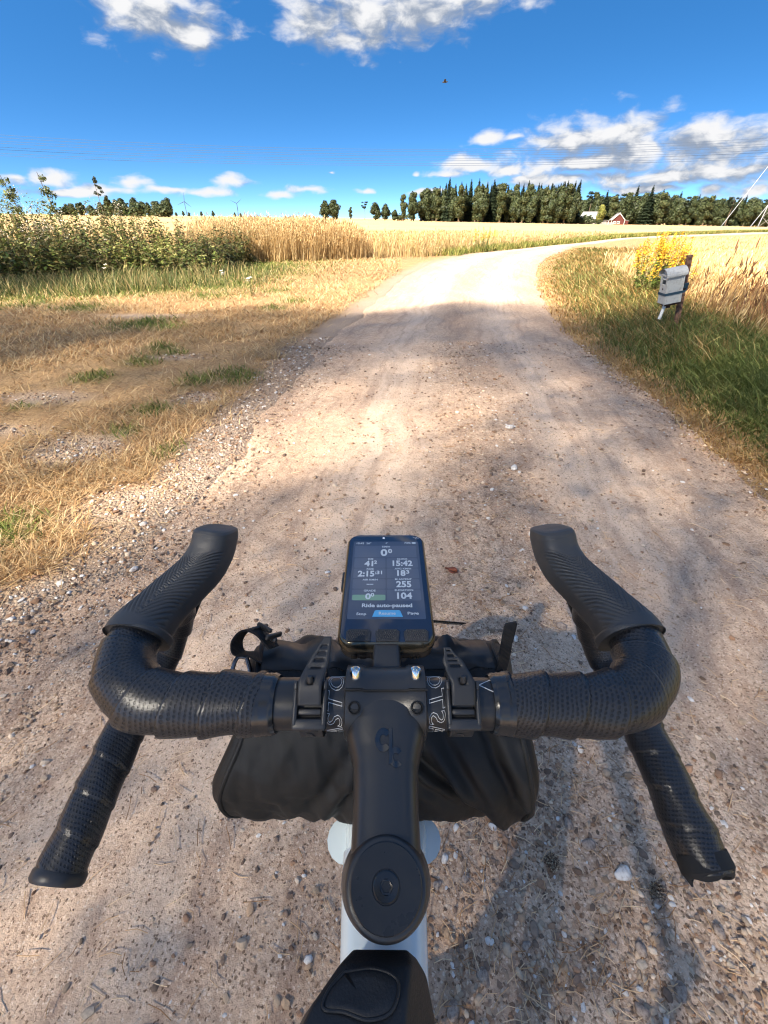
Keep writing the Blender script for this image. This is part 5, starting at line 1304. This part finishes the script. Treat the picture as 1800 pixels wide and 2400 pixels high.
for (h, w, l, yo) in ((.745, .006, .02, .146), (.744, .024, .025, .147), (.738, .0330, .028, .147), (.722, .0365, .028, .149), (.70, .0375, .025, .155)):
    rg.append(np.stack([.002 + np.sign(np.cos(A)) * np.abs(np.cos(A)) ** .7 * w * (1 + .18 * np.sin(A)), yo + np.sign(np.sin(A)) * np.abs(np.sin(A)) ** .75 * l * 1.1, np.full(72, h)], -1))
fk.rings(rg[::-1])
for s in (-1, 1): fk.tube(spline([(s * .034, .152, .72), (s * .043, .19, .60), (s * .052, .26, .44), (s * .054, .306, .35)], 16), np.linspace(.018, .011, 16), 16)
bpart(fk, 'fork', m_frame)
wh = MB(); th = np.linspace(0, 2 * np.pi, 97); wc = np.array([0, .306, .35])
fw = bpy.data.objects.new('front_wheel', None); COL.objects.link(fw); fw.parent = bike; fw.empty_display_size = .1
ring = np.stack([0 * th, .306 + np.cos(th) * .328, .35 + np.sin(th) * .328], -1); wh.tube(ring, .022, 16, cap=False); bpart(wh, 'tyre', m_tyre, fw)
rim = MB(); rim.tube(np.stack([0 * th, .306 + np.cos(th) * .298, .35 + np.sin(th) * .298], -1), .013, 10, cap=False); bpart(rim, 'rim', m_cap, fw)
hub = MB(); hub.tube([(-.05, .306, .35), (-.03, .306, .35), (.03, .306, .35), (.05, .306, .35)], [.012, .022, .022, .012], 20); bpart(hub, 'hub', m_cap, fw)
for k in range(24):
    a = 2 * math.pi * k / 24; s = -1 if k % 2 else 1
    mb = MB(); mb.cyl((s * .026, .306 + math.cos(a + .35 * s) * .02, .35 + math.sin(a + .35 * s) * .02), (s * .003, .306 + math.cos(a) * .296, .35 + math.sin(a) * .296), .0011, n=5); bpart(mb, 'spoke', m_silver, fw)

# ------------------------------------------------------------------ bike computer
DX, DZ = .0018, .9455; DY = .2557
m_dev = black('computer_shell', .014, .40, .5); m_bez = mat('dark_bronze_bezel', lin(104, 98, 84), .24, .85)
m_glass = mat('display_glass', lin(36, 46, 64), .08, spec=.55)
dev = thing('bike_computer', 'black bike computer with lit ride data screen on the handlebar mount', 'bike computer', (DX, DY, .925))
def rrect(w, l, r, z, n=9):
    P = []
    for (sx, sy, a0) in ((1, 1, 0), (-1, 1, 90), (-1, -1, 180), (1, -1, 270)):
        for a in np.radians(np.linspace(a0, a0 + 90, n)): P.append((DX + sx * (w / 2 - r) + r * math.cos(a), DY + sy * (l / 2 - r) + r * math.sin(a), DZ + z))
    return np.array(P)
def rstack(prof, w, l, r): return MB().rings([rrect(w - 2 * i, l - 2 * i, max(r - i * .6, .002), z) for i, z in prof])
def dpart(mb, nm, m, parent=None, smooth=True, angle=35): return mb.build(nm, m, parent or dev, smooth, angle)
dpart(rstack([(.007, -.0195), (.003, -.0188), (.0012, -.0165), (.0008, -.0100), (.0012, -.0092)], .0705, .1265, .0115), 'lower_shell', m_dev)
dpart(rstack([(.0012, -.0093), (.0, -.0085), (-.0002, -.0050), (.0003, -.0022), (.0014, -.0005), (.0020, 0.0), (.0024, -.0004)], .0705, .1265, .0115), 'bezel', m_bez)
scr = dpart(rstack([(.0022, -.0012), (.0022, .0001), (.0026, .0003)], .0705, .1265, .0110), 'screen', m_glass)
def sheet(x0, y0, x1, y1, z, nm, m, r=.0012):
    w, l = x1 - x0, y1 - y0; cx_, cy_ = (x0 + x1) / 2, (y0 + y1) / 2; P = []
    for (sx, sy, a0) in ((1, 1, 0), (-1, 1, 90), (-1, -1, 180), (1, -1, 270)):
        for a in np.radians(np.linspace(a0, a0 + 90, 5)): P.append((cx_ + sx * (w / 2 - r) + r * math.cos(a), cy_ + sy * (l / 2 - r) + r * math.sin(a), DZ + z))
    mb = MB(); mb.add(P, [list(range(len(P)))]); return dpart(mb, nm, m, scr, False)
m_tile = mat('display_tile', lin(58, 68, 86), .10, spec=.55); m_grn = mat('display_green', lin(86, 116, 106), .1); m_blu = mat('display_blue', lin(62, 124, 168), .1)
m_lcd = mat('display_backlight', lin(46, 56, 74), .08, spec=.55)
for m_, c_ in ((m_tile, (58, 68, 88)), (m_grn, (80, 112, 100)), (m_blu, (58, 122, 168)), (m_lcd, (46, 58, 80))):
    bsdf(m_).inputs['Emission Color'].default_value = c4(lin(*c_)); bsdf(m_).inputs['Emission Strength'].default_value = .10
sheet(-.0275, .2150, .0312, .3070, .00036, 'display', m_lcd)
tiles = [(-.0259, .2848, .0286, .3008)]
for yb, yt in ((.2713, .2838), (.2584, .2705), (.2464, .2576), (.2337, .2456)): tiles += [(-.0255, yb, .0013, yt), (.0023, yb, .0290, yt)]
for q in tiles: sheet(*q, .00042, 'data_tile', m_tile)
sheet(-.0249, .2339, .0011, .2398, .00048, 'grade_bar', m_grn)
mb = MB(); mb.add([(-.0088, .2172, DZ + .0005), (.0141, .2172, DZ + .0005), (.0122, .2232, DZ + .0005), (.0112, .2238, DZ + .0005), (-.0058, .2238, DZ + .0005), (-.0070, .2232, DZ + .0005)], [range(6)]); dpart(mb, 'resume_tab', m_blu, scr, False)
m_txt = mat('display_text', lin(140, 150, 162), .4); bsdf(m_txt).inputs['Emission Color'].default_value = c4(lin(150, 162, 176)); bsdf(m_txt).inputs['Emission Strength'].default_value = .08
m_dim = mat('display_small_text', lin(128, 140, 154), .3); bsdf(m_dim).inputs['Emission Color'].default_value = c4(lin(128, 140, 154)); bsdf(m_dim).inputs['Emission Strength'].default_value = .15
def stext(s, x, y, h, w=None, m=None, bold=.0, nm='readout'):
    V, F = text_data(s, 1.0, 0, bold); V = V.copy()
    lo, hi = V.min(0), V.max(0); c_ = (lo + hi) / 2; k = h / (hi[1] - lo[1]); kx = (w / (hi[0] - lo[0])) if w else k
    Vw = np.stack([x + (V[:, 0] - c_[0]) * kx, y + (V[:, 1] - c_[1]) * k, np.full(len(V), DZ + .00062)], -1)
    mb = MB(); mb.add(Vw, F); dpart(mb, nm, m or m_txt, scr, False)
for s, x, y, h, w in [("0", 0, 291.1, 9.6, 6.0), ("0", 5.4, 293.2, 6.0, 3.6), ("41", -13.0, 276.6, 7.2, 7.6), ("2", -7.3, 278.3, 4.4, 2.7), ("15:42", 15.9, 276.9, 7.2, 17.0), ("2:15", -14.9, 263.9, 7.2, 13.8), (":31", -4.6, 265.3, 4.4, 6.0), ("18", 14.5, 264.6, 7.2, 7.0), ("3", 19.8, 266.0, 4.4, 2.8),
                      ("255", 16, 251.5, 7.2, 12.2), ("0", -12.5, 238.0, 6.6, 4.4), ("0", -9.1, 239.6, 4.0, 2.8), ("104", 16.2, 238.7, 7.0, 11.8), ("Ride auto-paused", 2.35, 227.9, 5.0, 38.5)]:
    stext(s, x / 1e3, y / 1e3, h / 1e3, w / 1e3, m_txt, .035, 'readout')
for s, x, y, h, w in [("KM/H", 1.9, 299.3, 2.4, 7), ("KM", -11.6, 282.4, 2.2, 4.4), ("CLOCK", 15.9, 282.5, 2.2, 9.2), ("RIDE", -11.6, 269.7, 2.1, 6), ("AVG KM/H", 15.9, 270, 2.1, 14), ("AIR KM/H", -11.4, 256.7, 2.1, 12.4), ("M ASCENT", 15.9, 257.2, 2.1, 13.8), ("GRADE", -11.4, 244.2, 2.1, 9.4), ("ELEVATION", 15.9, 244.7, 2.1, 14.6), ("--", -11.4, 251.3, .9, 5.4),
                      ("15:42  26°", -18.2, 304.2, 2.6, 13.2), ("72%", 21.4, 304.7, 2.6, 6.0), ("Stop", -17.0, 219.6, 3.4, 7.4), ("Resume", 2.4, 220.6, 2.9, 12.6), ("Page", 21.9, 220.2, 3.6, 8.4)]:
    stext(s, x / 1e3, y / 1e3, h / 1e3, w / 1e3, m_dim if h < 2.5 or s == 'Resume' else m_txt, .02, 'caption')
mb = MB(); zz = DZ + .0006
mb.add([(.0253, .3036, zz), (.0287, .3036, zz), (.0287, .3058, zz), (.0253, .3058, zz)], [range(4)]); mb.add([(.0289, .3042, zz), (.0293, .3042, zz), (.0293, .3052, zz), (.0289, .3052, zz)], [range(4)]); dpart(mb, 'battery_symbol', m_dim, scr, False)
mb = MB(); mb.add([(.0008, .3040, zz), (.0034, .3060, zz), (.0022, .3034, zz), (.0021, .3044, zz)], [range(4)]); dpart(mb, 'position_arrow', m_dim, scr, False)
mb = MB(); mb.lathe([(.0012, 0), (.0011, .0003), (.0002, .0003)], (-.0002, .3122, DZ + .0002), (0, 0, 1), 16); dpart(mb, 'status_light', mat('white_status_light', lin(235, 238, 240), .3), dev)
m_scr = mat('pale_scratch', lin(210, 212, 214), .4)
mb = MB(); mb.tube([(.0290, .3118, zz), (.0305, .3128, zz), (.0308, .3116, zz), (.0325, .3122, zz)], .0002, 5); mb.tube([(.0268, .3136, zz), (.0300, .3108, zz)], .00010, 5); dpart(mb, 'scratch', m_scr, dev)
# three ribbed buttons
m_btn = black('button_rubber', .030, .55, .4); nt = m_btn.node_tree
for k, (x0, x1) in enumerate(((-.0272, -.0092), (-.0062, .0112), (.0142, .0318))):
    mb = MB(); y0, y1, ch = .1943, .2050, .0022
    base = np.array([(x0 + ch, y1), (x1 - ch, y1), (x1, y1 - ch), (x1 - .0006, y0 + .0006), (x1 - .0012, y0), (x0 + .0012, y0), (x0 + .0006, y0 + .0006), (x0, y1 - ch)])
    c_ = base.mean(0); rg = [np.column_stack([c_ + (base - c_) * f, np.full(8, DZ + z)]) for f, z in ((1.0, .0002), (1.0, .0012), (.94, .0016))]
    mb.rings(rg); b_ = dpart(mb, 'button', m_btn)
    mb = MB()
    for i in range(9):
        for j in range(5):
            x = x0 + .0022 + (x1 - x0 - .0044) * (i + .5 * (j % 2)) / 8.6; y = y0 + .0018 + (y1 - y0 - .0036) * j / 4
            if abs(x - c_[0]) < (x1 - x0) / 2 - .0016: mb.add([(x - .00085, y, DZ + .0016), (x, y - .00085, DZ + .0016), (x + .00085, y, DZ + .0016), (x, y + .00085, DZ + .0016), (x, y, DZ + .0022)], [(0, 1, 4), (1, 2, 4), (2, 3, 4), (3, 0, 4)])
    o = dpart(mb, 'button_ribs', m_btn, b_, False); o['kind'] = 'stuff'
mb = MB(); mb.rbox((DX, .2048 - .0117, DZ - .0136), (.0225, .0022, .0052), .0007, 2); dpart(mb, 'port_cover', m_dev)
for k, x in enumerate((.0195, .0220, .0245)):
    mb = MB(); mb.rbox((x, .1928, DZ - .0138), (.0013, .0016, .004), .0004, 2); dpart(mb, 'speaker_slot', m_hole)
for x in (-.0215, -.0150):
    mb = MB(); mb.rbox((x, .1928, DZ - .0138), (.0045, .0014, .004), .0006, 2); dpart(mb, 'end_recess', m_hole)
mb = MB(); mb.rbox((DX - .0358, .262, DZ - .0075), (.0026, .020, .0060), .0011, 3); dpart(mb, 'side_button', m_dev)
mt = thing('computer_mount', 'black out-front mount block joining the stem and bike computer', 'mount', (0, .18, .925))
mt_p = MB(); mt_p.rbox((.0018, .186, .9365), (.019, .026, .0165), .003, 3); mt_p.build('arm', m_plas, mt)
mt_p = MB(); mt_p.lathe([(.013, -.006), (.014, -.004), (.014, .001)], (DX, .222, DZ - .0215), (0, 0, 1), 32); mt_p.rbox((.0018, .208, .9235), (.017, .034, .007), .002, 2); mt_p.build('quarter_turn_cradle', m_plas, mt)

# ------------------------------------------------------------------ handlebar bag with rubber straps
m_bag = mat('black_waxed_canvas', (.004, .005, .0055), .60, spec=.45); nt = m_bag.node_tree; co = objco(m_bag)
nb = noise(nt, co, 9, 4, .6)
setn(m_bag, 'Base Color', mixc(nt, ramp(nt, nb, .45, .8), (.0050, .0060, .0066), (.0130, .0130, .0128)))
wv_ = nd(nt, 'ShaderNodeTexWave', {'Vector': co, 'Scale': 700.0, 'Distortion': .5}).outputs['Fac']
setn(m_bag, 'Normal', bump(m_bag, mth(nt, 'ADD', mth(nt, 'MULTIPLY', wv_, .10), noise(nt, co, 55, 5, .55)), .35, .0022))
m_bagtop = black('leather_look_trim', .020, .45, .4, 900, .2, .0004)
m_web = mat('black_webbing', (.012, .012, .013), .7); nt = m_web.node_tree
setn(m_web, 'Normal', bump(m_web, nd(nt, 'ShaderNodeTexWave', {'Vector': nd(nt, 'ShaderNodeTexCoord').outputs['UV'], 'Scale': 260.0}).outputs['Fac'], .8, .0008))
bag = thing('handlebar_bag', 'black canvas roll bag strapped under the handlebar', 'bag', (-.003, .2235, .722))
NU, NT = 110, 150
U = np.linspace(-1, 1, NU); TH = np.linspace(0, 2 * np.pi, NT, endpoint=False)     # TH: 0 = forward, 90 = up
UU, TT = np.meshgrid(U, TH, indexing='ij')
rad = .0745 - .0015 * np.abs(UU) ** 4 - .006 * sstep(.93, 1.0, np.abs(UU)) + .006 * np.abs(np.sin(2 * TT)) * (np.sin(TT) < 0)
def ang(a, b): return np.abs(np.mod(a - b + np.pi, 2 * np.pi) - np.pi)
fold = (fbm(UU * 4 + 3, np.sin(TT) * 2.5 + UU * 1.5, 17, 4) - .5) * .010 + (fbm(UU * 9 + np.cos(TT) * 3, TT * 2.2 - UU * 3, 23, 3) - .5) * .006
for (u0, k, w, amp, t0) in ((.30, .55, .055, .0065, 150), (.46, .42, .05, .0060, 165), (.62, .30, .05, .0050, 175), (-.12, -.30, .06, .0045, 165), (-.34, -.35, .06, .0030, 170), (.80, .20, .045, .0045, 160), (.16, .65, .05, .0050, 150), (-.62, .25, .08, .0030, 60), (-.3, -.4, .06, .003, 60), (.45, .5, .06, .0035, 62)):
    d = UU - u0 - k * ((TT - R(t0)) / 1.2)
    amp = amp * 1.55; fold = fold - amp * np.exp(-(d / w) ** 2) * np.exp(-(ang(TT, R(t0)) / .75) ** 2) + amp * .8 * np.exp(-((d - w * 1.8) / (w * 1.2)) ** 2) * np.exp(-(ang(TT, R(t0)) / .75) ** 2)
rad = rad + fold * sstep(1.02, .9, np.abs(UU))
xe = .134 - .020 * sstep(-.1, 1.0, np.sin(TT)) + .004 * np.sin(TT * 3 + UU)
Vb = np.stack([-.004 + UU * xe, .2235 + np.cos(TT) * rad * 1.0, .797 + np.sin(TT) * rad * .97], -1)
rg = [Vb[i] for i in range(NU)]
for s_, lst in ((-1, 0), (1, -1)):
    ends = []
    c_ = rg[lst].mean(0)
    for f, dx in ((.90, .0035), (.6, .0045), (.2, .006)): ends.append(c_ + (rg[lst] - c_) * f + np.array([s_ * dx, 0, 0]))
    rg = ends[::-1] + rg if s_ == -1 else rg + ends
body_b = MB().rings(rg).build('body', m_bag, bag, angle=180)
for u_i in (3, NU - 4):                                       # piping round both ends
    mb = MB(); L_ = np.concatenate([Vb[u_i], Vb[u_i][:2]]); mb.tube(L_, .0022, 8, cap=False); mb.build('piping', m_bag, bag)
# trim strip along the far top edge, with a stitched lower seam
def on_bag(u, th, lift=0.0):
    i = np.clip((np.asarray(u) + 1) / 2 * (NU - 1), 0, NU - 1).astype(int); j = np.mod((np.asarray(th) / (2 * np.pi) * NT).astype(int), NT)
    p = Vb[i, j]; c_ = np.stack([p[..., 0], np.full_like(p[..., 0], .2235), np.full_like(p[..., 0], .797)], -1); d = p - c_
    return p + d / np.linalg.norm(d, axis=-1, keepdims=True) * lift
us = np.linspace(-.90, .90, 60); rgs = []
for th_, lf in ((60, .001), (62, .004), (78, .0045), (90, .0040), (92, .001)): rgs.append(on_bag(us, np.full(60, R(th_ - 2)), lf))
MB().rings([np.array([r_[k] for r_ in rgs]) for k in range(60)], closed=False).build('closure_trim', m_bagtop, bag, angle=60)
mb = MB()
for k in range(0, 58, 1):
    a = on_bag(us[k:k + 1], np.array([R(92)]), .0042)[0]; b = a + (on_bag(us[k + 1:k + 2], np.array([R(92)]), .0042)[0] - a) * .6; mb.tube([a, b], .0004, 4)
o = mb.build('stitching', m_hole, bag); o['kind'] = 'stuff'
# woven label with reversed-facing print, as seen from behind
lab = MB(); LX0, LX1 = .036, .072
lab.rbox((.0540, .2655, .8845), (.040, .0008, .017), .0003, 1, Matrix.Rotation(.12, 3, 'Y') @ Matrix.Rotation(.62, 3, 'X')); lab_o = lab.build('woven_label', black('label_weave', .012, .8), bag)
Lrot = Matrix.Rotation(.12, 3, 'Y') @ Matrix.Rotation(.62, 3, 'X')
for s, lx, lz, h, w in (('HANDMADE IN BCN', 0, .0052, .0022, .034), ('BOU BAGS', 0, .0004, .0040, .034)):
    V, F = text_data(s, 1.0, 0, .03); V = V.copy(); lo, hi = V.min(0), V.max(0); c_ = (lo + hi) / 2
    Vl = [(Lrot @ Vector((lx - (p[0] - c_[0]) * w / (hi[0] - lo[0]), -.0007, lz - (p[1] - c_[1]) * h / (hi[1] - lo[1]))))[:] for p in V]
    mb = MB(); mb.add(np.array(Vl) + np.array([.0540, .2655, .8845]), F); mb.build('label_print', m_white, lab_o, False)
# webbing loops, ring and slider
def ribbon(P, width_dir, w, th, name, m, parent):
    P = np.asarray(P, float); wd = np.asarray(width_dir, float); wd = np.broadcast_to(wd, P.shape); T = np.gradient(P, axis=0); T /= np.linalg.norm(T, axis=1)[:, None]
    N = np.cross(T, wd); N /= np.linalg.norm(N, axis=1)[:, None]; L = np.concatenate([[0], np.cumsum(np.linalg.norm(np.diff(P, axis=0), axis=1))])
    w = np.broadcast_to(w, (len(P),))
    rg = [np.array([P[i] - wd[i] * w[i] / 2 - N[i] * th / 2, P[i] + wd[i] * w[i] / 2 - N[i] * th / 2, P[i] + wd[i] * w[i] / 2 + N[i] * th / 2, P[i] - wd[i] * w[i] / 2 + N[i] * th / 2]) for i in range(len(P))]
    mb = MB(); mb.rings(rg, uv=lambda i, j: (L[min(i, len(L) - 1)], j * .1)); return mb.build(name, m, parent, angle=45)
wr = np.array([.86, .42, -.28]); wr /= np.linalg.norm(wr)
ribbon(spline([(.1010, .226, .866), (.1035, .232, .880), (.1065, .242, .893), (.1110, .2535, .8965), (.1145, .258, .888), (.1130, .254, .872), (.1080, .246, .864)], 34), wr, .0130, .0014, 'webbing_loop', m_web, bag)
wl = np.array([.35, .72, -.60]); wl /= np.linalg.norm(wl)
ribbon(spline([(-.098, .244, .876), (-.110, .252, .886), (-.122, .254, .888), (-.130, .247, .882), (-.128, .240, .874), (-.116, .240, .872), (-.104, .236, .868)], 34), wl, .0150, .0016, 'webbing_loop', m_web, bag)
m_ring = mat('gunmetal_ring', (.20, .20, .21), .22, 1.0)
rp = spline([(-.1215, .238, .870), (-.1290, .236, .872), (-.1330, .226, .862), (-.1330, .212, .848), (-.1280, .205, .840), (-.1215, .208, .842), (-.1175, .220, .852), (-.1180, .231, .863)], 50)
MB().tube(np.concatenate([rp, rp[:1]]), .0019, 10, cap=False).build('carabiner_ring', m_ring, bag)
Ms = Matrix.Rotation(-.55, 3, 'Z') @ Matrix.Rotation(-.60, 3, 'X')
for (ox, oy, oz, a_, b_) in ((-.1075, .2575, .8865, .017, .0035), (-.1020, .2500, .8830, .017, .0035)):
    MB().rbox((ox, oy, oz), (a_, b_, .0042), .0014, 3, Ms).build('strap_slider', m_plas, bag)
for sx_ in (-1, 1):
    o_ = Vector((-.1050, .2540, .8850)) + Ms @ Vector((sx_ * .0085, 0, 0)); MB().rbox(o_, (.0034, .020, .0048), .0014, 3, Ms).build('strap_slider', m_plas, bag)
# two rubber straps with buckles round the bar
nB = Vector((0, -.52, .854)).normalized(); tB = Vector((0, .854, .52)).normalized()
for sx, tl, lean in ((-.0440, .0385, .010), (.0470, .0320, -.012)):
    Mx = Matrix(((1, 0, 0), (0, tB.y, nB.y), (0, tB.z, nB.z)))
    O = Vector((sx, .155, .935)) + nB * .0182
    def loc(x, t, n): return O + Vector((x, 0, 0)) + tB * t + nB * n
    th0 = math.atan2(nB.z, nB.y); th = np.linspace(th0 - .55, th0 - 2 * np.pi + .35, 70)
    ribbon(np.stack([np.full(70, sx), .155 + np.cos(th) * .0176, .935 + np.sin(th) * .0176], -1), (1, 0, 0), .0138, .0024, 'strap_band', m_rub, bag)
    bk = MB()
    for s in (-1, 1): bk.rbox(loc(s * .0086, .000, .0010), (.0030, .0240, .0062), .0014, 3, Mx)
    bk.rbox(loc(0, -.0112, .0005), (.0204, .0066, .0062), .0018, 3, Mx); bk.rbox(loc(0, -.0045, .0000), (.0140, .0036, .0046), .0010, 2, Mx)
    for s in (-1, 1): bk.rbox(loc(s * .0086, .0100, .0024), (.0030, .0056, .0058), .0014, 3, Mx)
    bpt = bk.build('buckle', m_plas, bag, angle=50)
    # tail: ladder strap over the buckle and free beyond, with real slots
    n_ = 40; tq = np.linspace(-.001, tl, n_); wq = np.interp(tq, [0, .016, .024, tl - .004, tl], [.0138, .0138, .0125, .0068, .0042])
    rise = .0050 + .0028 * np.sin(np.clip(tq / .02, 0, 1) * np.pi) - .11 * np.clip(tq - .014, 0, 1) ** 1.0 * .45
    P = np.array([loc(lean * max(0, t_ - .012) / .03, t_, r_)[:] for t_, r_ in zip(tq, rise)])
    col_ = np.linspace(-.5, .5, 9); Vt = np.array([[P[i] + np.array([1, 0, 0]) * wq[i] * c_ for c_ in col_] for i in range(n_)]); F = []
    slots = [(.0190, .0206), (.0232, .0250), (.0274, .0292), (.0316, .0332)] if sx < 0 else [(.0205, .0216), (.0235, .0246), (.0265, .0276), (.0295, .0306)]
    for i in range(n_ - 1):
        for j in range(8):
            tm = (tq[i] + tq[i + 1]) / 2
            if 2 <= j <= 5 and any(a <= tm <= b for a, b in slots) : continue
            if 3 <= j <= 4 and .0098 <= tm <= .0140: continue
            F.append((i * 9 + j, i * 9 + j + 1, (i + 1) * 9 + j + 1, (i + 1) * 9 + j))
    mb = MB(); mb.add(Vt.reshape(-1, 3), F); tl_o = mb.build('strap_tail', m_rub, bag, angle=60)
    sm = tl_o.modifiers.new('thickness', 'SOLIDIFY'); sm.thickness = .0024; sm.offset = -1
    mb = MB(); mb.tube([loc(0, .0118, .004)[:], loc(0, .0126, .0085)[:], loc(0, .0148, .0100)[:]], [.0020, .0020, .0014], 12); mb.build('strap_peg', m_rub, bag)
    def arc_at(x, a):                                          # on the band, a radians round from the buckle
        t2 = tB * math.cos(a) - nB * math.sin(a); n2 = nB * math.cos(a) + tB * math.sin(a)
        return Vector((sx + x, .155, .935)) + n2 * .0189, Matrix(((1, 0, 0), (0, t2.y, n2.y), (0, t2.z, n2.z)))
    for nm_, x_, a_, sz_, tw in (('moulded_bar', 0, -.92, (.0085, .0014, .0012), 0), ('moulded_letter', -.0012, -1.08, (.0040, .0012, .0011), 0), ('moulded_letter', .0012, -1.20, (.0012, .0034, .0011), .5)):
        p_, m_r = arc_at(x_, a_); mb = MB(); mb.rbox(p_, sz_, .0003, 2, m_r @ Matrix.Rotation(tw, 3, 'Z')); mb.build(nm_, m_rub, bag)

# ------------------------------------------------------------------ top tube bag behind the stem
m_ttb = mat('black_coated_fabric', (.016, .0165, .0175), .55, spec=.4); nt = m_ttb.node_tree; co = objco(m_ttb)
setn(m_ttb, 'Base Color', mixc(nt, ramp(nt, noise(nt, co, 26, 4), .4, .75), (.013, .0135, .0145), (.026, .025, .024)))
setn(m_ttb, 'Normal', bump(m_ttb, mth(nt, 'ADD', noise(nt, co, 900, 2), mth(nt, 'MULTIPLY', noise(nt, co, 60, 4), 1.4)), .3, .0008))
ttb = thing('top_tube_bag', 'black faceted top tube bag behind the stem at the bottom edge', 'bag', (0, -.02, .85))
secs = [  # y, list of (x, z) round the section: floor left, side left, top left, top right, side right, floor right
    (.049, [(-.012, .868), (-.016, .893), (-.0145, .9065), (.0115, .9055), (.0150, .893), (.013, .868)]),
    (.043, [(-.020, .866), (-.0235, .890), (-.0195, .9150), (.0125, .9130), (.0205, .890), (.018, .866)]),
    (.030, [(-.028, .864), (-.0365, .892), (-.0300, .9205), (.0095, .9190), (.0230, .892), (.021, .864)]),
    (.010, [(-.034, .860), (-.0480, .892), (-.0400, .9260), (.0060, .9250), (.0245, .892), (.022, .860)]),
    (-.040, [(-.036, .852), (-.050, .890), (-.0430, .9310), (.0080, .9310), (.0260, .890), (.023, .852)]),
    (-.110, [(-.022, .840), (-.030, .868), (-.0240, .8950), (.0080, .8940), (.0200, .868), (.018, .840)]),
    (-.130, [(-.012, .838), (-.016, .852), (-.0120, .8650), (.0060, .8650), (.0120, .852), (.010, .838)])]
bm = bmesh.new(); vv = [[bm.verts.new((x, y, z)) for x, z in s_] for y, s_ in secs]
for i in range(len(vv) - 1):
    for j in range(6): bm.faces.new((vv[i][j], vv[i][(j + 1) % 6], vv[i + 1][(j + 1) % 6], vv[i + 1][j]))
bm.faces.new(vv[0][::-1]); bm.faces.new(vv[-1]); bmesh.ops.recalc_face_normals(bm, faces=bm.faces)
bmesh.ops.bevel(bm, geom=list(bm.edges), offset=.0022, segments=3, affect='EDGES', profile=.6)
me = bpy.data.meshes.new('body'); bm.to_mesh(me); bm.free(); link('body', me, m_ttb, ttb, True, 50)
def top_z(x, y):
    ys_t = [s_[0] for s_ in secs][::-1]; zl = np.interp(y, ys_t, [s_[1][2][1] for s_ in secs][::-1]); return float(zl)
pk = [(-.0175, .0400), (-.004, .0410), (.0060, .0372), (.0035, .0285), (-.006, .0258), (-.0165, .0280), (-.0250, .0290), (-.0235, .0345)]
P = spline(pk + [pk[0]], 60)
mb = MB(); mb.tube(np.array([(p[0], p[1], top_z(*p) + .0002) for p in P]), .0007, 8, cap=False); mb.build('pocket_edge', m_ttb, ttb)
c_ = P.mean(0); rg = [np.array([(c_[0] + (p[0] - c_[0]) * f, c_[1] + (p[1] - c_[1]) * f, top_z(c_[0] + (p[0] - c_[0]) * f, c_[1] + (p[1] - c_[1]) * f) + h) for p in P]) for f, h in ((.99, -.0002), (.88, .0010), (.6, .0009), (.2, .0005))]
MB().rings(rg, True, False, True).build('pocket', m_ttb, ttb, angle=180)
